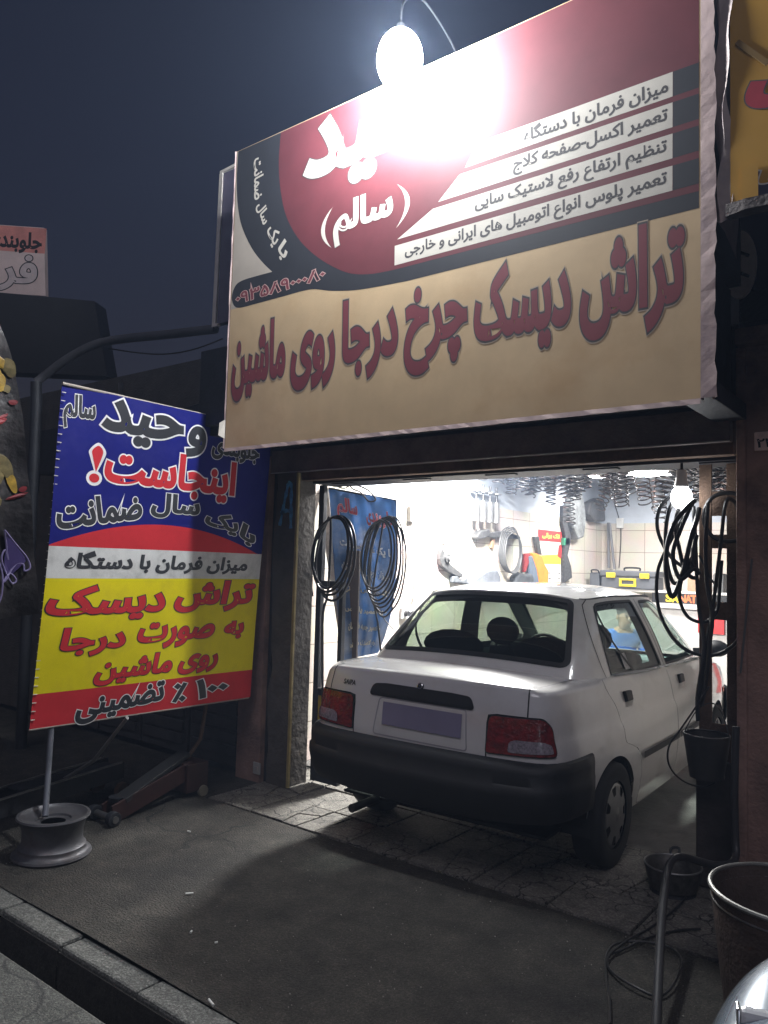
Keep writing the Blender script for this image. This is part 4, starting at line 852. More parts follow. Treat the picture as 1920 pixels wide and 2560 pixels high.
# hoses hung on it
hose = mat('air_hose', (.011, .011, .012), .38, var=.3); wire_m = mat('thin_cable', (.03, .03, .03), .5)
def hang(name, lab, cat, pts, r, mt=None, group=None, n=6, seg=8, closed=False):
    P = spline(pts, n, closed); c = sum(P, Vector())/len(P); c.z = min(p.z for p in P)
    o = MB().tube([p-c for p in P], r, seg, closed=closed).obj(name, mt or hose, None, smooth=True, loc=c); return tag(o, lab, cat, group)
HG = 'black air hoses hung on the iron column'
hang('air_hose', 'black air hose falling in the biggest loop down past the car window', 'hose', [(-1.16,4.06,1.899),(-1.216,4.04,1.802),(-1.273,4.02,1.679),(-1.311,4.0,1.575),(-1.323,4.0,1.479),(-1.316,4.0,1.383),(-1.291,4.0,1.302),(-1.24,4.0,1.217),(-1.179,4.0,1.166),(-1.107,4.0,1.145),(-1.047,4.02,1.149),(-0.983,4.02,1.182),(-0.927,4.0,1.242),(-0.905,4.0,1.327),(-0.899,4.0,1.435),(-0.904,4.0,1.555),(-0.919,4.02,1.676),(-0.935,4.04,1.83),(-0.957,4.06,1.9),(-0.989,4.05,1.919),(-1.004,4.04,1.862),(-1.014,4.03,1.737),(-1.029,4.02,1.582),(-1.047,4.02,1.427),(-1.067,4.03,1.309),(-1.1,4.04,1.145),(-1.138,4.05,0.915)], .0095, group=HG)
hang('air_hose', 'black air hose in a narrow slack loop left of the column post', 'hose', [(-1.163,4.05,1.931),(-1.229,4.04,1.925),(-1.261,4.02,1.879),(-1.283,4.03,1.803),(-1.292,4.04,1.706),(-1.288,4.05,1.609),(-1.272,4.06,1.525),(-1.247,4.06,1.491),(-1.206,4.05,1.521),(-1.169,4.05,1.579),(-1.157,4.06,1.675)], .0105, group=HG)
hang('air_hose', 'black air hose in the inner tight loop beside the light bulb', 'hose', [(-1.148,4.03,1.922),(-1.201,4.02,1.903),(-1.22,4.0,1.845),(-1.226,3.99,1.761),(-1.207,3.99,1.672),(-1.192,4.0,1.591),(-1.179,4.02,1.547),(-1.151,4.03,1.523),(-1.13,4.04,1.53)], .0105, group=HG)
hang('air_hose', 'black air hose arching widest to the left under the light bulb', 'hose', [(-1.175,4.07,1.939),(-1.261,4.06,1.941),(-1.318,4.06,1.897),(-1.344,4.07,1.825),(-1.341,4.08,1.753),(-1.314,4.09,1.681),(-1.266,4.08,1.616),(-1.206,4.07,1.579),(-1.172,4.06,1.611),(-1.151,4.05,1.662)], .010, group=HG)
hang('air_hose', 'black air hose making a low pocket in front of the dark board', 'hose', [(-1.148,4.02,1.636),(-1.176,4.01,1.572),(-1.201,4.0,1.496),(-1.207,4.0,1.42),(-1.188,4.0,1.358),(-1.158,4.01,1.319),(-1.106,4.02,1.304),(-1.067,4.03,1.321),(-1.037,4.04,1.372),(-1.028,4.05,1.49),(-1.019,4.05,1.614)], .009, group=HG)
hang('air_hose', 'black air hose in a round ring hung across both column posts', 'hose', [(-1.002,4.08,1.952),(-0.932,4.08,1.932),(-0.881,4.08,1.869),(-0.878,4.08,1.783),(-0.927,4.08,1.724),(-0.997,4.08,1.709),(-1.062,4.08,1.727),(-1.104,4.08,1.784),(-1.11,4.08,1.861),(-1.071,4.08,1.93)], .011, group=HG, closed=True)
hang('air_hose', 'black air hose running straight down the left post into the bucket', 'hose', [(-1.157,4.06,1.886),(-1.145,4.05,1.726),(-1.133,4.03,1.548),(-1.118,4.02,1.362),(-1.089,4.0,1.211),(-1.095,3.98,1.089),(-1.113,3.97,0.937),(-1.11,3.97,0.828)], .010, group=HG)
hang('air_hose', 'thin black cord looping out in front of the car sill below the column', 'cord', [(-1.061,3.98,0.998),(-1.114,3.96,0.9),(-1.18,3.92,0.781),(-1.218,3.88,0.71),(-1.218,3.86,0.635),(-1.189,3.88,0.573),(-1.138,3.92,0.532),(-1.07,3.95,0.525),(-1.025,3.96,0.553)], .0045, group=HG)
hang('air_hose', 'thick black hose loop bulging out in front of the left column post', 'hose', [(-1.131,4.0,1.913),(-1.168,3.98,1.874),(-1.226,3.96,1.785),(-1.257,3.95,1.658),(-1.256,3.95,1.513),(-1.228,3.96,1.426),(-1.182,3.98,1.559),(-1.155,4.0,1.711),(-1.13,4.02,1.813),(-1.121,4.03,1.877)], .0125, group=HG)
hang('air_hose', 'black air hose crossing the others in a tight knot beside the post', 'hose', [(-1.143,4.0,1.907),(-1.201,3.99,1.761),(-1.232,3.97,1.634),(-1.192,3.96,1.515),(-1.134,3.97,1.567),(-1.11,3.99,1.549),(-1.146,4.01,1.611),(-1.133,4.03,1.738)], .011, group=HG)
hang('air_hose', 'black air hose hanging in two strands down the middle of the column', 'hose', [(-1.076,4.02,1.894),(-1.085,4.01,1.674),(-1.074,4.0,1.488),(-1.048,3.99,1.336),(-1.06,3.98,1.184),(-1.078,3.98,1.0),(-1.104,3.99,0.905),(-1.089,4.0,1.119),(-1.042,4.0,1.367)], .010, group=HG)
hang('cable', 'thin grey cable hanging straight down the brown pier beside the column', 'cable', [(-0.835,3.84,1.619),(-0.852,3.84,1.44),(-0.872,3.84,1.239),(-0.886,3.84,1.095)], .005, mat('cable_grey', (.10, .10, .10), .5))
hang('cable', 'thin black cable crossing slantwise between the two column posts', 'cable', [(-1.138,4.09,1.638),(-1.107,4.09,1.575),(-1.077,4.09,1.513),(-1.041,4.09,1.483)], .006)
# bucket hung on the column
t = thing('bucket', 'dark tapered bucket hung low on the iron column', 'bucket', (-1.075, 3.99, .565))
MB().lathe([(.0, .0), (.075, .0), (.105, .20), (.108, .20), (.078, -.004), (.0, -.004)], 28).obj('pail', mat('pail_black', (.02, .019, .018), .6, var=.4), t, smooth=True)
MB().tube([(.105*math.cos(a), .105*math.sin(a), .202) for a in np.linspace(0, 2*math.pi, 28, endpoint=False)], .004, 6, closed=True).obj('rim', mat('pail_rim', (.05, .05, .05), .5, .4), t)
MB().tube(spline([(-.105, 0, .2), (-.06, .05, .30), (0, .09, .34), (.06, .05, .30), (.105, 0, .2)], 5), .003, 6).obj('handle', wire_m, t)
# oil pan
t = thing('oil_pan', 'shallow round oil drain pan on the cracked slabs beneath the hanging hose', 'oil pan', (-1.215, 3.93, .03))
MB().lathe([(0, .004), (.105, .004), (.128, .10), (.133, .104), (.134, .098), (.112, -.002), (0, -.002)], 40).obj('basin', mat('pan_metal', (.07, .066, .06), .5, .4, var=.5, scale=14, stain=(.01, .01, .01), sscale=9, samt=.8), t, smooth=True)
MB().tube([(.133*math.cos(a), .133*math.sin(a), .103) for a in np.linspace(0, 2*math.pi, 40, endpoint=False)], .004, 6, closed=True).obj('rim', mat('pan_rim', (.22, .22, .22), .4, .6), t)
MB().tube(spline([(-.05, .125, .10), (-.055, .15, .125), (-.02, .16, .13), (-.015, .135, .10)], 5), .007, 8).obj('handle', dark, t)
MB().lathe([(.0, -.03), (.11, -.03), (.10, -.003), (0, -.003)], 24).obj('stand', dark, t)
# big drum
t = thing('waste_drum', 'large open rusty metal drum with a shiny rim at the right edge', 'bin', (-.52, 3.0, 0))
MB().lathe([(0, .0), (.21, .0), (.222, .05), (.245, .25), (.268, .465), (.262, .47), (.236, .25), (.205, .02), (0, .02)], 56).obj('drum_body', mat('drum_rust', (.085, .06, .05), .7, .25, var=.4, scale=7, bump=.3, stain=(.03, .025, .022), sscale=3, samt=.7), t, smooth=True)
MB().tube([(.268*math.cos(a), .268*math.sin(a), .47) for a in np.linspace(0, 2*math.pi, 64, endpoint=False)], .0085, 8, closed=True).tube([(.262*math.cos(a), .262*math.sin(a), .43) for a in np.linspace(0, 2*math.pi, 64, endpoint=False)], .005, 6, closed=True).obj('rim', mat('drum_rim', (.20, .20, .19), .45, .7, var=.3, scale=20), t, smooth=True)
# thick hose over the pan, cables on the ground
hang('water_hose', 'thick black hose coming down the brown pier, looping over the pan to the pavement', 'hose', [(-0.903,3.83,0.852),(-0.908,3.82,0.574),(-0.903,3.81,0.371),(-0.893,3.78,0.3),(-0.898,3.72,0.275)]+[(-0.947,3.66,0.272),(-0.996,3.6,0.291),(-1.039,3.52,0.322),(-1.063,3.45,0.329),(-1.067,3.38,0.303)]+[(-1.038,3.25,0.268),(-1.0,3.1,0.237),(-0.958,2.95,0.189),(-0.921,2.82,0.142),(-0.886,2.7,0.101),(-0.856,2.6,0.081)], .0165, mat('thick_hose', (.03, .03, .032), .45, var=.2), seg=12)
hang('power_cable', 'thin black power cable coiled loosely on the pavement by the drum', 'cable', [(p[0], p[1], .012+.004*(i % 3)) for i, p in enumerate([(-1.214,4.274,0.0),(-1.145,3.957,0.0),(-1.133,3.703,0.0),(-1.164,3.459,0.0),(-1.196,3.268,0.0),(-1.204,3.094,0.0),(-1.181,3.02,0.0),(-1.126,2.964,0.0),(-1.041,2.926,0.0),(-0.963,2.932,0.0),(-0.939,3.014,0.0),(-0.949,3.161,0.0),(-0.98,3.273,0.0),(-1.035,3.323,0.0),(-1.112,3.306,0.0),(-1.196,3.268,0.0),(-1.226,3.174,0.0),(-1.202,3.049,0.0),(-1.147,2.918,0.0),(-1.086,2.794,0.0),(-1.024,2.641,0.0)])], .005, mat('cable_black', (.016, .016, .017), .45))
hang('power_cable', 'second thin black cable lying straight over the cracked slabs', 'cable', [(p[0], p[1], .012) for p in [(-0.993,3.589,0.0),(-1.053,3.527,0.0),(-1.104,3.437,0.0),(-1.151,3.325,0.0),(-1.177,3.216,0.0),(-1.206,3.124,0.0)]], .005, mat('cable_black', (.016, .016, .017), .45))
# ================================================================ LEFT: DOOR LEAF, INNER BANNER, COILS
t = thing('door_leaf', 'narrow dark door leaf with open top and yellow lower panel beside the car', 'door', (-3.72, 4.055, 0))
dm = mat('leaf_frame', (.035, .038, .045), .5, .4, var=.3)
b = MB(); b.box(-.025, .02, 0, .04, .03, 2.10); b.box(.19, .225, 0, .04, .03, 1.42); b.box(.02, .19, .003, .037, .03, .11); b.box(.02, .19, .003, .037, .62, .67); b.box(.02, .19, .003, .037, 1.37, 1.42); b.obj('frame', dm, t, bevel=.004)
MB().box(.02, .19, .012, .028, .11, .62).obj('lower_panel', mat('panel_yellow', (.42, .30, .02), .55, var=.2, scale=6, stain=(.14, .09, .02), sscale=5, samt=.7), t)
MB().box(.02, .19, -.002, .0, .105, .115).box(.02, .19, -.002, 0, .665, .673).obj('edge_strip', mat('strip_pale', (.5, .47, .42), .4, .4), t)
t = thing('hanging_banner', 'creased blue printed banner with white lettering hung on the left wall behind the hose coils', 'banner', (-4.1, 5.05, .6))
IBL = [Vector(p)-Vector((-4.1, 5.05, .6)) for p in [(-4.163,4.62,2.148),(-3.958,4.62,0.792),(-3.771,5.0,2.07),(-3.752,5.0,1.37),(-3.869,4.95,0.832)]]
def ib(u, v):   # u 0..1 across, v 0..1 up; the cloth narrows towards its foot
    a = IBL[1].lerp(IBL[0], v); t = 1-v
    c = IBL[2]*(1-t)*(1-2*t)+IBL[3]*4*t*(1-t)+IBL[4]*t*(2*t-1)
    p = a.lerp(c, u); w = .018*math.sin(u*9+v*2)+.03*math.sin(v*6+u*3)*(.3+u)*u*(1-u)*3+.012*math.sin(u*23+v*5)
    return p+Vector((.3*w, -w, 0))
b = MB(); nu, nv = 30, 40; b.add([ib(i/nu, j/nv) for j in range(nv+1) for i in range(nu+1)], [(j*(nu+1)+i, j*(nu+1)+i+1, (j+1)*(nu+1)+i+1, (j+1)*(nu+1)+i) for j in range(nv) for i in range(nu)])
def vinyl(m, k):
    n = m.node_tree.nodes; L = m.node_tree.links; bs = n['Principled BSDF']; tr = n.new('ShaderNodeBsdfTranslucent'); mx = n.new('ShaderNodeMixShader'); mx.inputs[0].default_value = k
    src = bs.inputs['Base Color'].links[0].from_socket; L.new(src, tr.inputs[0]); L.new(bs.outputs[0], mx.inputs[1]); L.new(tr.outputs[0], mx.inputs[2]); L.new(mx.outputs[0], n['Material Output'].inputs[0]); return m
b.obj('cloth', vinyl(mat('inner_banner_blue', (.028, .075, .19), .3, var=.6, scale=4, bump=.4, bscale=9, stain=(.15, .17, .22), sscale=3, samt=.8), .16), t, smooth=True)
class IL(Lettering):
    def build(s, mats, parent, names):
        for k, ms in s.mb.items():
            for mb in ms: mb.v = [tuple(ib(p[0], p[1])+Vector((.004, -.012-p[2]*2, 0))) for p in mb.v]; mb.obj(names[k], mats[k], parent)
Li = IL(Matrix.Identity(4))
for w, x0, x1, y0, y1, ly in (('جلوبندی', .55, .96, .83, .93, [(.06, 'w'), (.035, 'r')]), ('سالم', .12, .42, .83, .96, [(.06, 'w'), (.035, 'r')]), ('با یک سال ضمانت', .12, .92, .66, .72, [(.04, 'w')]), ('میزان فرمان با دستگاه', .12, .9, .52, .585, [(.04, 'w')]),
  ('۲- بالانس چرخ', .12, .92, .40, .46, [(.04, 'c')]), ('۳- تعمیر پلوس', .14, .92, .28, .335, [(.04, 'c')]), ('- تعمیر جعبه فرمان', .2, .88, .17, .225, [(.04, 'c')]), ('رفع لاستیک سایی', .24, .86, .06, .115, [(.04, 'c')])):
    Li.word(w, (x0, y0, x1, y1), ly)
Li.build({'w': vinyl(mat('inner_white', (.42, .42, .42), .5), .16), 'r': vinyl(mat('inner_red', (.5, .06, .08), .5), .16), 'c': vinyl(mat('inner_cream', (.5, .46, .36), .5), .16)}, t, {'w': 'white_lettering', 'r': 'red_lettering', 'c': 'cream_lettering'})
MB().add([ib(-.13, .6), ib(-.015, .0), ib(-.005, 1), ib(-.17, 1)], [(0, 1, 2, 3)]).obj('white_margin', mat('margin_white', (.5, .48, .45), .6, stain=(.15, .13, .12), sscale=8, samt=.6), t)
MB().tube([ib(0, 1), ib(.5, 1.0), ib(1, 1)], .008).tube([ib(1, 1), ib(1, .35)], .006).obj('rail', dark, t)
t = tag(MB().box(-.10, .10, -.008, .008, 0, 1.1).obj('leaning_board', mat('panel_dark', (.055, .045, .042), .6, var=.3), None, loc=(-3.98, 4.70, .55)), 'dark narrow board leaning between the tile wall and the blue inner banner', 'board')
def coil(lab, c, rx, rz, n, seed, grp):
    rnd = random.Random(seed); P = []
    for i in range(n*14):
        a = 2*math.pi*i/14; k = i//14; s = rnd.uniform(.965, 1.03)*(1+.02*k); P.append((c[0]+rx*s*math.sin(a)*(1+.05*math.sin(k*2.1))+.008*k, c[1]+.01*k+.03*math.cos(a), c[2]+rz*math.cos(a)*s-.012*k*(1-math.cos(a))))
    return P
GC = 'black hose coils hung inside the doorway'
P = coil('', (-3.565, 3.99, 1.622), .165, .245, 4, 1, GC); hang('hose_coil', 'black hose coil of few wide loops hung on the dark door leaf', 'hose coil', P+[(-3.58, 4.0, 1.36), (-3.62, 4.0, 1.20), (-3.63, 4.02, .9), (-3.62, 4.03, .5)], .009, group=GC, n=3)
P = coil('', (-3.60, 4.55, 1.62), .145, .255, 8, 2, GC); hang('hose_coil', 'black hose coil of many tangled loops hung against the blue inner banner', 'hose coil', P+[(-3.66, 4.6, 1.36), (-3.62, 4.62, 1.1), (-3.55, 4.6, .8), (-3.45, 4.55, .55)], .0075, group=GC, n=3)
hang('air_hose', 'short black hose end with a brass fitting hanging left of the coils', 'hose', [(-4.178,4.45,1.688),(-4.178,4.45,1.546),(-4.165,4.45,1.404),(-4.14,4.45,1.283)], .006, group=GC)
hang('cable', 'thin black cable slanting across the foot of the blue inner banner', 'cable', [(-3.793,4.7,1.511),(-3.739,4.7,1.372),(-3.649,4.7,1.164),(-3.523,4.7,1.049)], .004)
tag(hang('hanging_tangle', 'tangled black wires bunched on the rail over the blue inner banner', 'wires', [(-4.204,4.75,2.182),(-4.111,4.75,2.158),(-4.022,4.75,2.184),(-3.907,4.75,2.155),(-3.831,4.75,2.114),(-3.78,4.75,2.054),(-3.853,4.75,2.047),(-3.93,4.75,2.117),(-4.02,4.75,2.15),(-4.073,4.75,2.191),(-4.164,4.75,2.17)], .006), group=None)
# ================================================================ INTERIOR: LEFT WALL
wx = -4.2
gm = mat('greasy_metal', (.10, .10, .10), .45, .6, var=.4, scale=20); cb = mat('wall_cable', (.14, .14, .14), .5); al = mat('alloy', (.35, .35, .35), .35, .8)
hang('cable_bundle', 'loop of thin grey cables hung high on the white tiled wall', 'cable', [(-4.17,6.077,1.919),(-4.17,6.044,2.044),(-4.17,6.084,2.196),(-4.17,6.176,2.285),(-4.17,6.263,2.299),(-4.17,6.325,2.228),(-4.17,6.361,2.066),(-4.17,6.427,1.938),(-4.17,6.472,1.83),(-4.17,6.332,1.802)], .006, cb)
hang('cable_bundle', 'inner loop of white wire hung with the grey cables on the tiled wall', 'cable', [(-4.16,6.119,1.921),(-4.16,6.218,1.83),(-4.16,6.337,1.802),(-4.16,6.435,1.84),(-4.16,6.392,1.914),(-4.16,6.316,2.063),(-4.16,6.261,2.222),(-4.16,6.209,2.283)], .005, mat('wall_cable_pale', (.4, .4, .4), .5))
def flat(name, lab, cat, pts, thick, mt, group=None, bevel=.006):
    """an outline on the left wall (Y, Z), given thickness out from the wall"""
    ys = [p[1] for p in pts]; zs = [p[2] for p in pts]; c = (wx, sum(ys)/len(ys), min(zs))
    M = Matrix(((0, 1, 0), (0, 0, 1), (1, 0, 0))).transposed().to_4x4()
    o = MB().prism([(p[1]-c[1], p[2]-c[2]) for p in pts], M, thick).obj(name, mt, None, bevel=bevel, loc=c); return tag(o, lab, cat, group)
o = flat('control_arm', 'dark curved suspension arm hung on the tiled wall', 'suspension arm', [(-4.2,6.293,1.714),(-4.2,6.364,1.65),(-4.2,6.427,1.575),(-4.2,6.551,1.516),(-4.2,6.678,1.467),(-4.2,6.658,1.433),(-4.2,6.533,1.455),(-4.2,6.39,1.498),(-4.2,6.28,1.551),(-4.2,6.248,1.615),(-4.2,6.264,1.702)], .05, gm)
for r_, d in ((.045, .07), (.02, .09)):
    q = [(-4.2,6.365,1.623)][0]; MB().cyl((0, q[1]-o.location[1], q[2]-o.location[2]), (d, q[1]-o.location[1], q[2]-o.location[2]), r_, n=20).obj('bush', al if r_ < .03 else gm, o)
o = flat('impact_wrench', 'grey impact wrench held on a wall bracket with a wooden arm', 'wrench', [(-4.2,6.878,1.86),(-4.2,6.942,1.921),(-4.2,7.123,1.953),(-4.2,7.16,1.884),(-4.2,7.035,1.849),(-4.2,6.901,1.832)], .09, gm, bevel=.012)
flat('tool_rail', 'horizontal grey tool rail crowded with small clips on the tiled wall', 'tool rail', [(-4.2,7.148,1.913),(-4.2,7.532,1.951),(-4.2,7.868,1.904),(-4.2,7.869,1.873),(-4.2,7.535,1.877),(-4.2,7.154,1.866)], .06, gm)
flat('wooden_prop', 'short brown wooden prop under the grey tool rail', 'wood piece', [(-4.2,7.296,1.86),(-4.2,7.358,1.863),(-4.2,7.307,1.741),(-4.2,7.259,1.757)], .03, mat('wood_prop', (.28, .17, .10), .7))
P = [(-4.14,7.598,2.003),(-4.14,7.449,1.946),(-4.14,7.381,1.774),(-4.14,7.399,1.63),(-4.14,7.513,1.523),(-4.14,7.666,1.5),(-4.14,7.793,1.563),(-4.14,7.855,1.702),(-4.14,7.836,1.865),(-4.14,7.727,1.985)]
c = [sum(p[i] for p in P)/len(P) for i in range(3)]; Q = []
for k in range(5): Q += [(p[0]+.012*k, c[1]+(p[1]-c[1])*(1-.05*k), c[2]+(p[2]-c[2])*(1-.03*k)-.01*k) for p in P]
hang('cable_coil', 'coil of thick grey cable hanging from the tool rail on the tiled wall', 'cable coil', Q, .009, mat('cable_dark', (.07, .07, .07), .5), n=4)
cl = mat('dark_cloth', (.06, .065, .07), .85, var=.4, scale=10, bump=.4); cl2 = mat('grey_cloth', (.13, .14, .16), .85, var=.3, scale=10, bump=.4)
flat('work_jacket', 'dark grey work jacket hung low on the tiled wall', 'jacket', [(-4.2,6.768,1.343),(-4.2,6.754,1.422),(-4.2,6.871,1.48),(-4.2,7.048,1.522),(-4.2,7.139,1.535),(-4.2,7.268,1.525),(-4.2,7.329,1.459),(-4.2,7.357,1.352)], .12, cl2, bevel=.03)
flat('work_trousers', 'black ribbed work cloth hanging next to the dark grey jacket', 'cloth', [(-4.08,6.48,1.382),(-4.08,6.488,1.448),(-4.08,6.57,1.453),(-4.08,6.656,1.404),(-4.08,6.762,1.449),(-4.08,6.819,1.359)], .05, cl, bevel=.015)
flat('work_jacket', 'black jacket hung in the shade below the coil of grey cable', 'jacket', [(-4.2,7.705,1.35),(-4.2,7.714,1.449),(-4.2,7.803,1.499),(-4.2,7.99,1.476),(-4.2,8.112,1.489),(-4.2,8.155,1.438),(-4.2,8.158,1.348)], .10, cl, bevel=.03)
flat('orange_vest', 'bright orange cloth vest hung on the tiled wall', 'vest', [(-4.2,8.174,1.73),(-4.2,8.315,1.727),(-4.2,8.462,1.691),(-4.2,8.524,1.599),(-4.2,8.631,1.52),(-4.2,8.621,1.359),(-4.2,8.385,1.353),(-4.2,8.322,1.517),(-4.2,8.234,1.62)], .05, mat('vest_orange', (.75, .22, .02), .8, var=.2, scale=10, bump=.3), bevel=.015)
flat('folded_cloth', 'slate blue cloth hanging in a fold beside the orange vest', 'cloth', [(-4.2,8.106,1.682),(-4.2,8.175,1.697),(-4.2,8.293,1.543),(-4.2,8.37,1.36),(-4.2,8.186,1.36),(-4.2,8.153,1.515)], .06, mat('cloth_slate', (.12, .15, .19), .85, bump=.3), bevel=.015)
flat('red_cloth', 'small dark red cloth tucked behind the slate blue cloth', 'cloth', [(-4.2,8.036,1.713),(-4.2,8.16,1.723),(-4.2,8.136,1.619),(-4.2,8.057,1.502),(-4.2,8.016,1.501)], .04, mat('cloth_red', (.30, .03, .03), .85), bevel=.01)
flat('hand_tool', 'black handled tool stuck up behind the orange vest', 'tool', [(-4.2,8.266,1.922),(-4.2,8.381,1.927),(-4.2,8.405,1.836),(-4.2,8.461,1.711),(-4.2,8.359,1.715),(-4.2,8.307,1.819)], .04, gm)
t = thing('wall_poster', 'red and white printed poster with a yellow heading on the tiled wall', 'poster', (wx, 8.72, 1.45))
q = [(-4.2,8.422,2.016),(-4.2,9.071,2.029),(-4.2,9.088,1.413),(-4.2,8.53,1.386),(-4.2,9.076,1.861),(-4.2,8.491,1.705),(-4.2,8.793,1.727),(-4.2,9.079,1.734)]
def wq(name, pts, mt, lift): MB().add([(lift, p[0]-8.72, p[1]-1.45) for p in pts], [tuple(range(len(pts)))]).obj(name, mt, t)
y0, y1, za, zb2 = q[0][1], q[1][1], q[3][2], q[0][2]; zm = q[4][2]; zn = q[5][2]
wq('sheet', [(y0, za), (y1, za), (y1, zb2), (y0, zb2)], mat('poster_white', (.7, .68, .64), .5), .004)
wq('red_heading', [(y0, zm+.02), (y1, zm+.02), (y1, zb2), (y0, zb2)], mat('poster_red', (.55, .03, .03), .5), .006)
wq('yellow_patch', [(y0+.05, zn-.10), (y1-.02, zn-.10), (y1-.02, zn+.03), (y0+.05, zn)], mat('poster_yellow', (.8, .5, .04), .5), .006)
wq('red_figure', [(y1-.12, zn), (y1, zn-.03), (y1, zm+.01), (y1-.08, zm-.02)], MATS['poster_red'], .007)
Lp = Lettering(Matrix(((0, 1, 0), (0, 0, 1), (1, 0, 0))).transposed().to_4x4()@Matrix.Translation((-8.72, -1.45, .0075))); Lp.word('تک برقی', (y0+.10, zm+.05, y1-.06, zb2-.03), [(.05, 'y')]);
for zz in (za+.04, za+.11):
    for yy in np.linspace(y0+.06, y1-.06, 3): wq('print_dash', [(yy-.03, zz-.006), (yy+.03, zz-.006), (yy+.03, zz+.006), (yy-.03, zz+.006)], black, .006)
Lp.build({'y': mat('poster_letter', (.85, .65, .1), .5)}, t, {'y': 'heading_lettering'})
# strap of tools and bags further along
flat('tool_strap', 'black net strap with tools hanging from a pipe near the corner', 'tool strap', [(-4.15,9.019,2.348),(-4.15,9.2,2.369),(-4.15,9.24,2.151),(-4.15,9.263,1.925),(-4.15,9.167,1.724),(-4.15,9.272,1.585),(-4.15,9.309,1.443),(-4.15,9.078,1.373),(-4.15,9.054,1.665),(-4.15,9.095,1.946),(-4.15,9.008,2.137)], .05, mat('strap_black', (.05, .05, .052), .7, var=.6, scale=40))
flat('green_box', 'small green box clipped to the black net strap', 'box', [(-4.1,9.051,1.937),(-4.1,9.217,1.951),(-4.1,9.22,1.859),(-4.1,9.054,1.846)], .05, mat('box_green', (.03, .22, .12), .5))
bagm = mat('plastic_bag', (.20, .21, .21), .25, var=.5, scale=12, bump=.6, bscale=20)
for i, (lab, pts) in enumerate((('crumpled grey plastic bag hung by the wall beside the black net strap', [(-4.08,9.095,2.324),(-4.08,9.224,2.546),(-4.08,9.431,2.58),(-4.08,9.543,2.372),(-4.08,9.584,2.171),(-4.08,9.517,1.964),(-4.08,9.343,1.928),(-4.08,9.203,2.063),(-4.08,9.133,2.172)]), ('dark grey plastic bag hung just left of the room corner', [(-4.05,9.737,2.455),(-4.05,9.992,2.527),(-4.05,10.19,2.527),(-4.05,10.242,2.219),(-4.05,9.87,2.197),(-4.05,9.658,2.283)]))):
    o = flat('plastic_bag', lab, 'bag', pts, .12, bagm if i == 0 else mat('bag_dark', (.07, .07, .072), .4, var=.4, bump=.5), bevel=.03)
for i, lab in enumerate(('new shock absorber hung upright high on the white wall, leftmost of the row', 'new shock absorber hung high on the white wall, second of the row', 'new shock absorber hung high on the white wall, third of the row', 'new shock absorber hung high on the white wall by the grey paint')):
    y = 6.85+.14*i; t = thing('shock_absorber', lab, 'shock absorber', (-4.12, y, 2.02), 0, 'shock absorbers hung on the wall'); MB().cyl((0, 0, .0), (0, 0, .22), .035, n=16).obj('body', al, t, smooth=True); MB().cyl((0, 0, .22), (0, 0, .38), .012, n=10).obj('rod', gm, t, smooth=True); MB().lathe([(.02, .30), (.06, .305), (.06, .315), (.02, .32)], 18).obj('cup', al, t)
t = tag(MB().box(0, .05, -.05, .05, 0, .14).box(.05, .058, -.03, .03, .03, .11).obj('switch_box', mat('switch_grey', (.45, .42, .38), .5), None, loc=(-4.2, 5.797, 1.95), bevel=.005), 'small beige switch box on the white wall left of the cable loops', 'switch box')
for i, lab in enumerate(('white double socket with a black plug above the car boot, left one', 'white double socket above the car boot, right one with an empty outlet')):
    q = [(-4.2,5.724,1.106),(-4.2,5.828,1.102)][i]; t = thing('wall_socket', lab, 'socket', (wx, q[1], q[2]-.05), 0, 'white wall sockets'); MB().box(0, .03, -.05, .05, 0, .10).obj('plate', mat('socket_white', (.6, .6, .58), .4), t, bevel=.004); MB().cyl((.03, 0, .05), (.04 if i else .07, 0, .05), .025, n=16).obj('plug' if not i else 'outlet', black, t)
hang('cable', 'thin black cable running down the white wall to the sockets', 'cable', [(-4.19,5.9,1.787),(-4.19,5.907,1.629),(-4.19,5.878,1.403),(-4.19,5.866,1.236),(-4.19,5.831,1.158)], .004)
# ================================================================ INTERIOR: BACK
t = thing('workbench', 'long white-topped tool bench with a black board along the back wall', 'workbench', (-2.5, 9.85, 0))
MB().box(-1.68, 1.75, -.05, .50, 1.285, 1.315).obj('bench_top', mat('bench_white', (.62, .6, .57), .4), t, bevel=.006)
MB().box(-.80, 1.75, -.04, .0, 1.165, 1.283).obj('black_board', mat('board_black', (.012, .012, .012), .4), t)
MB().box(-.80, 1.75, -.035, .0, 1.10, 1.163).obj('white_rail', MATS['bench_white'], t)
MB().box(-1.66, 1.72, .02, .48, .10, 1.098).obj('cabinet', mat('cabinet_white', (.55, .53, .5), .5, var=.15), t)
MB().box(-.25, .05, -.02, .018, .82, 1.09).obj('red_panel', mat('cabinet_red', (.55, .03, .03), .45), t); MB().box(.62, .80, -.02, .018, .35, 1.09).obj('red_panel', MATS['cabinet_red'], t)
Ls = Lettering(Matrix.Translation((0, -.0415, 0))@Matrix.Rotation(R(90), 4, 'X')); 
q = [(-3.09,9.8,1.224),(-3.013,9.8,1.228),(-2.925,9.8,1.232),(-2.854,9.8,1.236),(-2.792,9.8,1.239)]
for ch, p, kk in zip('SANAT', q, 'yyooo'): Ls.word(ch, (p[0]+2.5-.041, 1.175, p[0]+2.5+.041, 1.275), [(.035, kk)])
Ls.build({'y': mat('sanat_yellow', (.8, .6, .03), .5), 'o': mat('sanat_orange', (.75, .16, .05), .5)}, t, {'y': 'yellow_lettering', 'o': 'orange_lettering'})
t = thing('toolbox', 'big grey plastic toolbox with yellow clips standing on the back bench', 'toolbox', (-3.60, 9.78, 1.316))
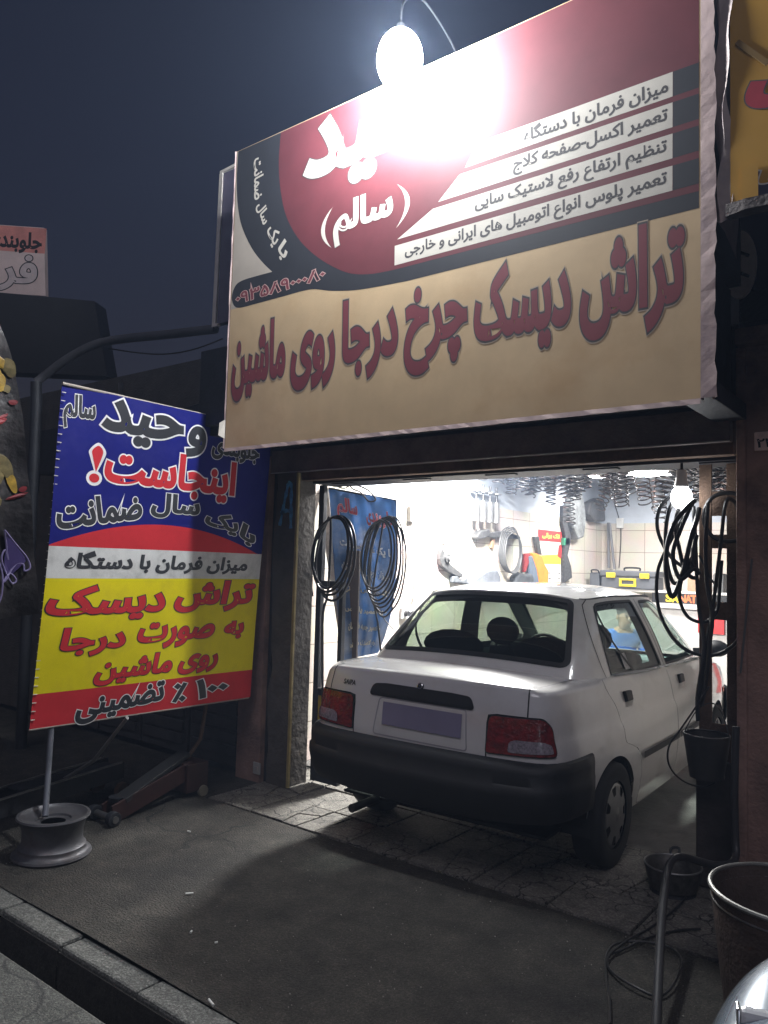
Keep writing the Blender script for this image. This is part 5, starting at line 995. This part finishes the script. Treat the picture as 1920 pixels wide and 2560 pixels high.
tb = mat('toolbox_grey', (.085, .09, .10), .5, var=.15)
MB().box(-.36, .36, -.0, .30, 0, .155).obj('tub', tb, t, bevel=.015); MB().box(-.375, .375, -.015, .31, .158, .235).obj('lid', tb, t, bevel=.015)
MB().tube(spline([(-.1, .15, .235), (-.09, .15, .27), (.09, .15, .27), (.1, .15, .235)], 4), .012).obj('grip', black, t)
for x in (-.22, .22): MB().box(x-.06, x+.06, -.03, -.013, .14, .205).obj('clip', mat('clip_yellow', (.65, .5, .02), .5), t, bevel=.004)
MB().box(-.11, .11, -.022, -.003, .03, .06).box(-.11, .11, -.022, -.003, .11, .135).box(-.11, -.08, -.022, -.003, .06, .11).box(.08, .11, -.022, -.003, .06, .11).obj('handle', MATS['clip_yellow'], t, bevel=.004)
t = thing('small_case', 'small black case pressed against the left end of the toolbox', 'case', (-4.05, 9.8, 1.316)); MB().box(-.08, .06, 0, .25, 0, .20).obj('shell', tb, t, bevel=.02); MB().tube(spline([(-.05, .02, .19), (-.04, -.02, .23), (.04, -.02, .23), (.05, .02, .19)], 4), .01).obj('handle', black, t)
rnd = random.Random(12)
for i, (x, w, h, c, lab, nm, cat) in enumerate(((-3.05, .10, .05, (.5, .48, .45), 'white flat carton on the bench right of the toolbox', 'carton', 'box'), (-2.80, .16, .16, (.35, .22, .14), 'brown cardboard carton on the back bench behind the hoses', 'carton', 'box'), (-2.52, .12, .22, (.10, .10, .1), 'dark grey machine part upright on the back bench', 'machine_part', 'machine part'), (-2.25, .22, .12, (.5, .42, .34), 'pale carton with a torn lid on the back bench', 'carton', 'box'), (-1.75, .26, .26, (.03, .03, .032), 'black cloth heap on the right end of the back bench', 'cloth_heap', 'cloth'))):
    b = MB()
    if i == 4: b.ell((0, .15, .0), (.22, .15, .24), 16)
    else: b.box(-w/2, w/2, 0, .2, 0, h); b.box(-w/2+.01, w/2-.01, .01, .19, h, h+.012) 
    tag(b.obj(nm, mat('bench_item%d' % i, c, .7, var=.3, bump=.3), None, loc=(x, 9.85, 1.316), bevel=0 if i == 4 else .006, smooth=i == 4), lab, cat)
t = thing('test_machine', 'white cabinet machine with a red side panel standing behind the car bonnet', 'machine', (-1.75, 9.1, 0))
MB().box(-.45, .55, 0, .45, .05, 1.05).obj('cabinet', mat('machine_white', (.62, .61, .59), .4), t, bevel=.02); MB().box(.12, .34, -.012, .0, .25, 1.0).obj('red_side_panel', MATS['cabinet_red'], t); MB().box(-.40, .05, -.015, 0, .55, .95).obj('front_panel', mat('machine_grey', (.3, .32, .33), .4), t)
for x in (-.38, .48): MB().cyl((x, .2, 0), (x, .2, .05), .04, n=14).obj('foot', black, t)
for lab, p, r_ in (('grey drain pipe standing in the corner of the tiled wall', [(-4.073,10.3,2.206),(-4.059,10.3,1.583)], .02), ('slanting grey pipe leaning beside the corner drain pipe', [(-4.035,10.25,2.202),(-3.96,10.25,1.568)], .018)):
    c = Vector(p[1]); tag(MB().tube([Vector(q)-c for q in p], r_, 10).obj('pipe', mat('pipe_grey', (.15, .15, .16), .5), None, smooth=True, loc=c), lab, 'pipe')
hang('cable', 'thin black cable dropping from a white box on the back wall', 'cable', [(-4.026,10.38,2.507),(-3.935,10.38,2.192),(-3.924,10.38,1.949),(-3.948,10.38,1.587)], .006)
tag(MB().box(-.05, .05, -.03, 0, 0, .14).obj('junction_box', MATS['socket_white'], None, loc=(-3.936,10.395,2.132), bevel=.004), 'small white junction box high on the back wall', 'junction box')
# ================================================================ COIL SPRINGS ON THE CEILING
spm = mat('spring_steel', (.06, .06, .062), .4, .6, var=.4, scale=30, stain=(.14, .06, .04), sscale=9, samt=.5)
SPM = []
for k, (L_, rr, tn) in enumerate(((.34, .062, 7), (.30, .07, 6), (.40, .058, 8), (.26, .066, 5))):
    b = MB(); n = tn*12; b.tube([(rr*math.cos(2*math.pi*i/12)*(1-.0*i), rr*math.sin(2*math.pi*i/12), -L_*i/n) for i in range(n+1)], .0075, 5); SPM.append(b.mesh('coil_spring', spm, True))
rnd = random.Random(21); SG = 'coil springs hung in rows from the workshop ceiling'
def spring(x, y, z, k, tilt):
    o = bpy.data.objects.new('coil_spring', SPM[k]); COL.objects.link(o); o.location = (x, y, z); o.rotation_euler = (tilt, rnd.uniform(-.15, .15), rnd.uniform(0, 6)); tag(o, 'dark coil spring hung close among its rows under the workshop ceiling', 'coil spring', SG)
for y in (6.95, 7.25, 7.55, 7.85, 8.15, 8.45):
    x = -4.08
    while x < -.8:
        if abs(x+3.06*y/8.95) > .25 and abs(x+3.72*y/9.0) > .10: spring(x+rnd.uniform(-.03, .03), y+rnd.uniform(-.05, .05), 2.74-rnd.choice((0, 0, .02, .05)), rnd.randrange(4), rnd.uniform(-.3, .3))
        x += rnd.uniform(.12, .19)
for i in range(9): spring(-1.75+rnd.uniform(-.2, .2)+.0*i, 6.9+rnd.uniform(-.2, .2), 2.56-.02*i, i % 4, rnd.uniform(-.5, .5))
for x, y, z, k in ((-2.35, 7.1, 2.40, 2), (-2.30, 7.12, 2.42, 0), (-2.62, 7.5, 2.45, 3), (-3.0, 7.9, 2.48, 1), (-3.1, 7.95, 2.5, 0), (-3.45, 7.6, 2.42, 2)): spring(x, y, z, k, rnd.uniform(-.7, .7))
# ================================================================ PERSON
def skinmesh(name, joints, edges, mt, parent, sub=2):
    me = bpy.data.meshes.new(name); me.from_pydata([j[:3] for j in joints], edges, []); o = bpy.data.objects.new(name, me); COL.objects.link(o)
    s = o.modifiers.new('skin', 'SKIN'); s.use_smooth_shade = True; sv = me.skin_vertices[0].data
    for i, j in enumerate(joints): sv[i].radius = (j[3], j[4] if len(j) > 4 else j[3]); sv[i].use_root = (i == 0)
    m2 = o.modifiers.new('sub', 'SUBSURF'); m2.levels = m2.render_levels = sub
    bpy.context.view_layer.update(); dg = bpy.context.evaluated_depsgraph_get(); m3 = bpy.data.meshes.new_from_object(o.evaluated_get(dg)); o.modifiers.clear(); o.data = m3; m3.materials.clear(); m3.materials.append(mt)
    for p in m3.polygons: p.use_smooth = True
    if parent: o.parent = parent
    return o
pr = thing('person', 'seated man in a bright blue shirt leaning over, seen through the car side window', 'person', (-3.08, 8.15, -.04), R(42))
skin = mat('skin', (.42, .25, .17), .55, var=.08); 
J = [(0, .02, .46, .14, .11), (0, .0, .62, .13, .10), (0, -.04, .78, .15, .11), (0, -.07, .92, .10, .08), (0, -.10, .98, .055, .055), (0, -.135, 1.045, .07, .085), (0, -.145, 1.13, .085, .10), (0, -.14, 1.205, .06, .075)]
E2 = [(i, i+1) for i in range(7)]
for s in (1, -1):
    o_ = len(J); J += [(s*.17, -.06, .90, .06, .06), (s*.24, -.12, .70, .045, .045), (s*.20, -.32, .60, .036, .036), (s*.15, -.44, .60, .028, .024), (s*.14, -.50, .595, .034, .02)]
    E2 += [(3, o_), (o_, o_+1), (o_+1, o_+2), (o_+2, o_+3), (o_+3, o_+4)]
    for k, (dx, l) in enumerate(((-.024, .07), (-.008, .08), (.008, .075), (.022, .06))):
        f0 = len(J); J += [(s*(.14+dx), -.535, .592, .009), (s*(.14+dx*1.1), -.535-l*.6, .585, .008), (s*(.14+dx*1.1), -.535-l, .57, .007)]; E2 += [(o_+4, f0), (f0, f0+1), (f0+1, f0+2)]
    f0 = len(J); J += [(s*.10, -.49, .60, .011), (s*.085, -.53, .59, .009)]; E2 += [(o_+3, f0), (f0, f0+1)]
    o_ = len(J); J += [(s*.10, -.04, .45, .085, .08), (s*.14, -.42, .46, .06, .06), (s*.14, -.40, .10, .045, .045), (s*.14, -.50, .04, .035, .03)]; E2 += [(0, o_), (o_, o_+1), (o_+1, o_+2), (o_+2, o_+3)]
body = skinmesh('body', J, E2, skin, pr)
JS = [(0, .02, .48, .155, .125), (0, .0, .62, .145, .115), (0, -.04, .78, .165, .125), (0, -.068, .90, .125, .10), (0, -.09, .965, .07, .068)]; ES = [(0, 1), (1, 2), (2, 3), (3, 4)]
for s in (1, -1):
    o_ = len(JS); JS += [(s*.17, -.06, .895, .072, .072), (s*.235, -.11, .73, .058, .058), (s*.235, -.16, .68, .056, .056)]; ES += [(3, o_), (o_, o_+1), (o_+1, o_+2)]
skinmesh('shirt', JS, ES, mat('shirt_blue', (.02, .14, .55), .7, var=.15, bump=.3, bscale=15), pr)
JT = [(0, .02, .46, .15, .12)]; ET = []
for s in (1, -1):
    o_ = len(JT); JT += [(s*.10, -.04, .45, .095, .09), (s*.14, -.42, .46, .072, .072), (s*.14, -.40, .10, .06, .06)]; ET += [(0, o_), (o_, o_+1), (o_+1, o_+2)]
skinmesh('trousers', JT, ET, mat('trousers_dark', (.03, .035, .05), .8), pr)
MB().ell((0, -.125, 1.180), (.090, .108, .095), 18).obj('hair', mat('hair_dark', (.015, .012, .01), .6, bump=.4), pr, smooth=True)
MB().ell((0, -.250, 1.09), (.014, .02, .022), 10).obj('nose', skin, pr, smooth=True)
for s in (1, -1):
    MB().ell((s*.032, -.232, 1.12), (.012, .008, .007), 10).obj('eye', black, pr, smooth=True); MB().ell((s*.088, -.14, 1.10), (.012, .022, .032), 10).obj('ear', skin, pr, smooth=True); MB().bar((s*.016, -.242, 1.14), (s*.05, -.232, 1.142), .006).obj('eyebrow', MATS['hair_dark'], pr)
MB().ell((0, -.230, 1.045), (.026, .01, .007), 10).obj('mouth', mat('lip', (.30, .12, .10), .5), pr, smooth=True)
for s in (1, -1): MB().ell((s*.14, -.46, .04), (.045, .12, .045), 12).obj('shoe', black, pr, smooth=True)
t = thing('stool', 'low stool under the seated man in blue', 'stool', (-3.02, 8.15, 0)); MB().cyl((0, 0, .33), (0, 0, .37), .17, n=24).obj('seat', iron, t)
for k in range(4): a = math.pi/4+k*math.pi/2; MB().bar((.12*math.cos(a), .12*math.sin(a), .33), (.17*math.cos(a), .17*math.sin(a), 0), .025).obj('leg', dark, t)
# ================================================================ LEFT FOREGROUND
t = thing('floor_jack', 'long dark trolley jack lying behind the banner foot', 'jack', (-4.42, 2.6, 0))
b = MB(); 
for s in (-.09, .09): b.bar((.07+s, -.75, .13), (-.10+s, .42, .17), .02, .10)
b.bar((.0, -.3, .20), (-.08, .38, .20), .14, .015); b.obj('frame', dark, t, bevel=.004)
MB().bar((-.02, -.72, .19), (-.19, .40, .225), .012, .01).bar((.17, -.72, .19), (.0, .40, .225), .012, .01).obj('edge_rail', mat('worn_edge', (.22, .22, .22), .4, .6), t)
for x, y in ((-.21, .36), (.02, .40), (-.02, -.62), (.2, -.62)): MB().cyl((x-.02, y, .05), (x+.02, y, .05), .05, n=20).obj('wheel', iron, t)
q = [(-4.483,2.6,0.162),(-4.112,2.6,0.359),(-3.802,2.6,0.65)]
MB().tube([Vector(p)-Vector((-4.42, 2.6, 0)) for p in q], .011, 8).obj('handle', mat('handle_steel', (.28, .28, .28), .35, .7), t, smooth=True)
t = thing('trolley_jack', 'red trolley jack with a grey lifting beam and small wheels beside the brown pilaster', 'jack', (-4.15, 3.1, 0))
redp = mat('jack_red', (.028, .008, .007), .6, var=.4, scale=10)
A, B_ = Vector((.08, -.42, .05)), Vector((-.05, .22, .18)); b = MB(); b.bar(A+Vector((-.05, 0, 0)), B_+Vector((-.09, 0, 0)), .014, .09); b.bar(A+Vector((.05, 0, 0)), B_+Vector((.09, 0, 0)), .014, .11); b.box(-.18, .08, .15, .32, .04, .22); b.obj('chassis', redp, t, bevel=.004)
MB().bar(A+Vector((0, .08, .06)), B_+Vector((0, .0, .08)), .10, .03).obj('lifting_beam', mat('beam_grey', (.035, .035, .036), .5, .4), t, bevel=.004)
MB().cyl((.05, -.34, .10), (.05, -.34, .125), .045, .05, 20).obj('saddle', dark, t)
MB().cyl((-.04, -.44, .042), (.20, -.44, .042), .02, n=14).obj('axle', mat('axle_steel', (.2, .2, .2), .3, .8), t)
for x in (-.02, .17): MB().cyl((x-.022, -.44, .042), (x+.022, -.44, .042), .042, n=22).obj('wheel', dark, t, bevel=.004)
for x in (-.17, .08): MB().cyl((x-.015, .28, .035), (x+.015, .28, .035), .035, n=18).obj('wheel', mat('castor_pale', (.2, .18, .14), .6), t)
MB().tube([(-.03, .2, .2), (.01, .30, .35), (.06, .34, .85)], .013, 8).obj('handle', iron, t, smooth=True)
# flower-print flag at the left edge
FY = 1.35
t = thing('flower_flag', 'dark flower-print feather flag with violet lettering at the left edge', 'flag', (-3.40, FY, 0), R(90))
edge = [(-3.4,1.579,2.575),(-3.4,1.64,2.446),(-3.4,1.685,2.293),(-3.4,1.719,2.098),(-3.4,1.742,1.956),(-3.4,1.768,1.776),(-3.4,1.796,1.56),(-3.4,1.82,1.379),(-3.4,1.832,1.279)]
ed = spline([(p[1]-FY, 0, p[2]) for p in edge], 5); b = MB(); v = []; nf = 44
ed = [Vector((-.10, 0, 2.98)), Vector((.12, 0, 2.85)), Vector((.22, 0, 2.72))]+ed
for p in ed:
    for k in range(nf+1):
        u = k/nf; x0 = -.55; zb3 = p.z-.10*(1-u)*(1 if p.z < 1.6 else .0); xx_ = x0+(p.x-x0)*u; v.append((xx_, .02*math.sin(xx_*16+zb3*1.5)+.006*math.sin(zb3*17), zb3))
def fwave(x, z): return .02*math.sin(x*16+z*1.5)+.006*math.sin(z*17)
b.add(v, [(i*(nf+1)+k, (i+1)*(nf+1)+k, (i+1)*(nf+1)+k+1, i*(nf+1)+k+1) for i in range(len(ed)-1) for k in range(nf)])
b.obj('cloth', mat('flag_black', (.014, .013, .015), .5, var=.5, scale=9, bump=.3, bscale=25, stain=(.05, .045, .045), sscale=6, samt=.6), t, smooth=True)
rnd = random.Random(8)
fy, fd_, fr_, fv = (mat('petal_yellow', (.36, .23, .02), .5, var=.5, scale=25), mat('petal_olive', (.15, .12, .045), .5, var=.5, scale=25), mat('petal_red', (.20, .015, .02), .5, var=.4), mat('violet_print', (.05, .035, .14), .5))
def petals(name, mt, blobs):
    for cx, cz, r0, r1, rot in blobs:
        b = MB(); pts = []
        for a in np.linspace(0, 2*math.pi, 16, endpoint=False):
            x = r0*math.cos(a)*(1+.12*math.sin(3*a)); z = r1*math.sin(a); X_ = cx+x*math.cos(rot)-z*math.sin(rot); Z_ = cz+x*math.sin(rot)+z*math.cos(rot); pts.append((X_, fwave(X_, Z_)-.005, Z_))
        b.add(pts, [tuple(range(16))]); b.obj(name, mt, t)
fpx = [(-3.36,1.596,2.394),(-3.36,1.582,2.338),(-3.36,1.638,2.377),(-3.36,1.597,2.306),(-3.36,1.626,2.285),(-3.36,1.639,2.282),(-3.36,1.628,1.957),(-3.36,1.655,1.925),(-3.36,1.61,1.885),(-3.36,1.682,1.866),(-3.36,1.612,1.772),(-3.36,1.673,1.856)]
def lp(i): return fpx[i][1]-FY, fpx[i][2]
petals('yellow_flower', fy, [(*lp(0), .05, .022, -.5), (*lp(3), .035, .045, .3), (*lp(1), .03, .04, .8), (*lp(9), .02, .05, .35)])
petals('olive_flower', fd_, [(*lp(2), .03, .045, .5), (*lp(4), .014, .018, .2), (*lp(5), .014, .018, .2), (*lp(6), .045, .03, -.4), (*lp(7), .03, .05, .5), (*lp(8), .035, .05, -.2), (*lp(10), .025, .03, 0)])
rpx = [(-3.36,1.665,2.225),(-3.36,1.596,2.12),(-3.36,1.62,2.151),(-3.36,1.729,1.84),(-3.36,1.703,1.806),(-3.36,1.642,1.783),(-3.36,1.565,2.543)]
petals('red_splash', fr_, [(rpx[0][1]-FY, rpx[0][2], .02, .012, .2), (rpx[1][1]-FY, rpx[1][2], .05, .012, .5), (rpx[2][1]-FY, rpx[2][2], .03, .008, .6), (rpx[3][1]-FY, rpx[3][2], .018, .012, .5), (rpx[4][1]-FY, rpx[4][2], .05, .008, .4), (rpx[6][1]-FY, rpx[6][2], .02, .03, 0)])
vl = [(-3.35,1.659,1.652),(-3.35,1.721,1.585),(-3.35,1.764,1.533),(-3.35,1.778,1.488),(-3.35,1.756,1.474),(-3.35,1.751,1.502),(-3.35,1.725,1.505),(-3.35,1.7,1.478),(-3.35,1.676,1.435),(-3.35,1.663,1.426),(-3.35,1.692,1.461),(-3.35,1.721,1.435),(-3.35,1.709,1.417),(-3.35,1.687,1.438),(-3.35,1.653,1.521),(-3.35,1.668,1.565),(-3.35,1.685,1.522),(-3.35,1.659,1.652)]
b = MB(); b.tube([Vector((p[1]-FY, fwave(p[1]-FY, p[2])-.012, p[2])) for p in spline(vl, 4)], .0042, 6); vl2 = [(-3.35,1.618,1.534),(-3.35,1.636,1.521),(-3.35,1.658,1.452),(-3.35,1.656,1.365),(-3.35,1.638,1.314),(-3.35,1.633,1.289)]; b.tube([Vector((p[1]-FY, fwave(p[1]-FY, p[2])-.012, p[2])) for p in spline(vl2, 4)], .0042, 6); b.obj('violet_lettering', mat('violet_line', (.22, .19, .36), .5), t)
P_ = [(-3.36,1.673,1.636),(-3.36,1.766,1.524),(-3.36,1.749,1.502),(-3.36,1.698,1.452),(-3.36,1.671,1.434),(-3.36,1.667,1.522)]; MB().add([(p[1]-FY, fwave(p[1]-FY, p[2])-.011, p[2]) for p in P_], [tuple(range(6))]).obj('violet_patch', fv, t)
MB().tube([(-.52, .04, 0), (-.55, .03, 1.2), (-.55, .03, 2.5), (-.45, .03, 2.9), (-.12, .03, 3.0)], .014, 8).obj('pole', dark, t, smooth=True)
MB().lathe([(.0, .0), (.2, .0), (.2, .03), (.05, .05), (.03, .12), (0, .12)], 24, Matrix.Translation((-.52, .04, 0))).obj('base', dark, t)
# ================================================================ FAR LEFT
def board(name, lab, cat, quad, th, mt):
    q = [Vector(p) for p in quad]; c = sum(q, Vector())/4; c.z = min(p.z for p in q); n = (q[1]-q[0]).cross(q[3]-q[0]).normalized()
    t = thing(name, lab, cat, c); v = [p-c for p in q]+[p-c-n*th for p in q]
    MB().add(v, [(0, 1, 2, 3), (7, 6, 5, 4), (0, 4, 5, 1), (1, 5, 6, 2), (2, 6, 7, 3), (3, 7, 4, 0)]).obj('panel', mt, t); return t, q, c, n
fq = [(-9.236,3.985,4.6),(-8.588,4.491,4.565),(-8.587,4.424,5.359),(-9.22,3.929,5.391)]
t, q, c, n = board('roadside_sign', 'pale pink and white street sign with black lettering above the dark box far left', 'sign', fq, .08, mat('far_pink', (.75, .6, .57), .7, var=.2, scale=1.5, stain=(.36, .38, .44), sscale=1.2, samt=.5))
ex_ = (q[1]-q[0]).normalized(); ey_ = n.cross(ex_); Mq = Matrix((ex_, ey_, n)).transposed().to_4x4(); Mq.translation = q[0]-c
Lf = Lettering(Mq@Matrix.Translation((0, 0, .003))); W_ = (q[1]-q[0]).length; H_ = (q[3]-q[0]).length
Lf.word('جلوبندی', (W_*.12, H_*.60, W_*.90, H_*.92), [(.04, 'k')]); Lf.word('فر', (W_*.30, H_*.03, W_*.86, H_*.58), [(.055, 'k'), (.03, 'w')]); Lf.build({'k': black, 'w': mat('far_letter_white', (.65, .56, .56), .6)}, t, {'k': 'dark_lettering', 'w': 'pale_lettering'})
MB().add([Mq @ Vector(p) for p in ((0, H_*.62, .002), (W_*.95, H_*.62, .002), (W_*.95, H_*.99, .002), (0, H_*.99, .002))], [(0, 1, 2, 3)]).obj('pink_band', mat('far_pink_band', (.66, .26, .22), .7, var=.2), t)
t, q, c, n = board('dark_billboard', 'black unlit box sign hanging under the pale pink sign far left', 'sign', [(-8.843,3.87,3.579),(-7.679,4.776,3.556),(-7.776,4.63,4.389),(-8.825,3.807,4.473)], .35, mat('billboard_black', (.016, .017, .02), .6))
v = [(-7.776,4.63,4.389),(-7.739,4.665,4.313),(-7.707,4.699,4.211),(-7.679,4.776,3.556)]
t = thing('pole_arm', 'dark curved pipe arm on a post reaching over to the big sign', 'post', (-6.236,3.047,2.761))
P_ = [Vector(p)-t.location for p in [(-6.095,3.201,2.238),(-6.089,3.16,2.766),(-6.085,3.147,2.955),(-6.019,3.193,3.021),(-5.774,3.247,3.139),(-5.514,3.314,3.222),(-5.252,3.389,3.243),(-4.801,3.487,3.231),(-4.368,3.57,3.221)]]
P_[0].z = -t.location.z
MB().tube([P_[0], P_[1], P_[2]], .045, 12).obj('post', dark, t, smooth=True); MB().tube(spline(P_[2:], 5), .034, 12).obj('arm', mat('arm_grey', (.05, .05, .058), .6, var=.2), t, smooth=True)
hang('overhead_wire', 'thin slack wire sagging below the curved pipe arm', 'wire', [(-5.438,3.376,3.195),(-5.207,3.433,3.143),(-4.933,3.522,3.105),(-4.665,3.602,3.12),(-4.334,3.603,3.15)], .006)
t = thing('far_house', 'dark house silhouette with a rooftop frame beyond the banner', 'building', (-27, 19, 0)); hq = [(-29.673,19.0,8.986),(-27.77,19.0,8.875),(-24.538,19.0,8.042),(-24.353,19.0,7.145),(-28.197,19.0,8.893),(-25.845,19.0,8.521)]
b = MB(); b.box(-9, 6, 0, 6, 0, hq[3][2]-.2-.0); b.obj('wall', mat('far_house_wall', (.05, .05, .055), .9), t)
b = MB(); x0, x1 = hq[0][0]+27, hq[2][0]+27; zt2 = hq[1][2]; b.box(x0, x1-1.6, 1, 4, hq[3][2]-.2, zt2+.0); b.bar((x1, 1, hq[3][2]-.3), (x1, 1, hq[2][2]+.3), .35); b.bar((x0, 1, zt2), (x1+.2, 1, hq[2][2]+.4), .25); b.obj('rooftop_frame', mat('far_frame', (.035, .033, .035), .9), t)
# ================================================================ LITTER
but = mat('cigarette_paper', (.65, .65, .62), .7)
for (x, y), a, l, lab in zip([(-2.917,2.371),(-2.151,1.864),(-3.576,2.885),(-2.468,2.152),(-2.614,2.142)], (.9, -.3, 0.2, 1.2, 2.2), (.035, .042, .02, .012, .016), ('white cigarette end lying mid-pavement left of the car shadow', 'longest white cigarette end lying next to the kerb', 'tiny white paper scrap near the red jack', 'tiny white scrap on the dark pavement stain', 'small pale scrap at the edge of the oil stain')):
    t = thing('cigarette_butt', lab, 'litter', (x, y, .006), a); MB().cyl((-l/2, 0, .004), (l/2, 0, .004), .0042, n=10).obj('paper', but, t, smooth=True)
for (x, y), lab, cc in zip([(-2.959,1.969),(-2.885,1.962),(-2.898,1.947),(-2.846,1.928)], ('white wrapper scrap standing in the gutter', 'pale crumpled wrapper in the gutter', 'dry yellow-green leaf in the gutter', 'smaller dry leaf in the gutter'), ((.6, .6, .58), (.5, .48, .42), (.25, .24, .08), (.2, .18, .06))):
    b = MB(); b.add([(-.02, -.012, 0), (.018, -.016, .012), (.022, .012, .03), (-.015, .018, .018), (0, 0, .035)], [(0, 1, 4), (1, 2, 4), (2, 3, 4), (3, 0, 4)]); tag(b.obj('leaf' if 'leaf' in lab else 'wrapper', mat('litter%.2f' % cc[1], cc, .8), None, loc=(x, y, -.345)), lab, 'litter')
# grit and small stones trodden over the pavement
rnd = random.Random(31); b = MB()
for i in range(1500):
    x = rnd.uniform(-6, .2); y = rnd.uniform(1.9, 3.34) if rnd.random() < .8 else rnd.uniform(1.8, 2.1); r_ = .0012+.0032*rnd.random()**4
    v = [(x+r_*rnd.uniform(.6, 1.3)*ax, y+r_*rnd.uniform(.6, 1.3)*ay, .0035+r_*az) for ax, ay, az in ((1, 0, .2), (0, 1, .3), (-1, 0, .2), (0, -1, .3), (.1, .1, 1), (0, 0, -.6))]
    b.add(v, [(0, 1, 4), (1, 2, 4), (2, 3, 4), (3, 0, 4), (1, 0, 5), (2, 1, 5), (3, 2, 5), (0, 3, 5)])
tag(b.obj('grit', mat('grit_stone', (.22, .21, .19), .9, var=.6, scale=30)), 'loose grit scattered over the asphalt pavement', 'grit', None, 'stuff')
# ================================================================ MOTORCYCLE AT THE LOWER RIGHT
mc = thing('motorcycle', 'silver-blue motorcycle fairing with a pale painted highlight strip at the lower right corner', 'motorcycle', (-.055, 1.25, 0), 0)
silv = mat('fairing_silver', (.36, .42, .48), .22, .35, var=.06, coat=1., scale=3)
fb = MB(); prof = [(-.62, .12, .66), (-.50, .24, .78), (-.3, .29, .89), (-.1, .305, .93), (.08, .305, .945), (.22, .30, .945), (.36, .25, .92), (.46, .13, .86), (.49, .02, .80)]
rows_ = []; sg_ = lambda q, e: math.copysign(abs(q)**e, q)
for y, w, z in [(tuple(p)) for p in spline([Vector(p) for p in prof], 5)]:
    rows_.append([Vector((w*sg_(math.cos(a), .42)*(1+.02*math.sin(y*19)), y, z-.40+.40*abs(math.sin(a))**.42)) for a in np.linspace(math.pi, 0, 33)])
fb.add([p for r in rows_ for p in r], [(i*33+k, (i+1)*33+k, (i+1)*33+k+1, i*33+k+1) for i in range(len(rows_)-1) for k in range(32)]); fb.obj('fairing', silv, mc, smooth=True)
q = [(-0.287,1.23,0.948),(-0.232,1.245,0.948)]; d_ = Vector(q[1])-Vector(q[0]); M = Matrix.Translation(Vector(q[0])-Vector((-.055, 1.25, 0)))@Matrix.Rotation(math.atan2(d_.y, d_.x), 4, 'Z')
b = MB(); b.box(0, .16, -.012, .012, -.05, -.016, M); b.obj('lamp', mat('highlight_strip', (.75, .77, .78), .08, coat=1.), mc, bevel=.008)  # pale strip painted in for a white highlight on the fairing
b = MB(); b.box(-.004, .001, -.012, .012, -.05, -.015, M); b.obj('highlight_strip_end', mat('chrome', (.6, .6, .6), .15, 1.), mc, bevel=.002)
for y in (-.62, .62):
    w = bpy.data.objects.new('wheel', None); COL.objects.link(w); w.parent = mc; w.location = (0, y, .28); M = Matrix.Rotation(R(90), 4, 'Y')
    MB().lathe([(.21, -.035), (.26, -.045), (.28, 0), (.26, .045), (.21, .035)], 36, M).obj('tyre', black, w, smooth=True); b = MB().lathe([(.21, -.03), (.2, 0), (.21, .03)], 36, M); [b.bar((0, 0, 0), (0, .2*math.cos(a), .2*math.sin(a)), .012) for a in np.linspace(0, 2*math.pi, 10, endpoint=False)]; b.cyl((-.05, 0, 0), (.05, 0, 0), .035, n=16); b.obj('rim', gm, w)
MB().bar((0, -.6, .3), (0, .1, .5), .08).bar((0, .6, .3), (0, .35, .80), .07).box(-.12, .12, -.25, .2, .25, .55).obj('frame', dark, mc); MB().ell((0, -.62, .74), (.15, .34, .07), 20).obj('seat', black, mc, smooth=True); MB().ell((0, -.98, .66), (.07, .14, .05), 14).obj('tail_lamp', mat('moto_red', (.3, .01, .01), .2), mc, smooth=True)

# ================================================================ HAZE VOLUME ADDED TO IMITATE LENS GLARE
hz = MB().box(-46, 46, -46, 46, -1.6, 11.5).obj('haze', None); tag(hz, 'thin added haze imitating lens glare round the lamp', 'haze', None, 'stuff')
hm = bpy.data.materials.new('glare_haze_air'); hm.use_nodes = True; n = hm.node_tree.nodes; n.remove(n['Principled BSDF'])
pv = n.new('ShaderNodeVolumePrincipled'); pv.inputs['Density'].default_value = .0055; pv.inputs['Color'].default_value = (.55, .70, 1, 1); pv.inputs['Anisotropy'].default_value = .3
hm.node_tree.links.new(pv.outputs[0], n['Material Output'].inputs['Volume']); hz.data.materials.append(hm)
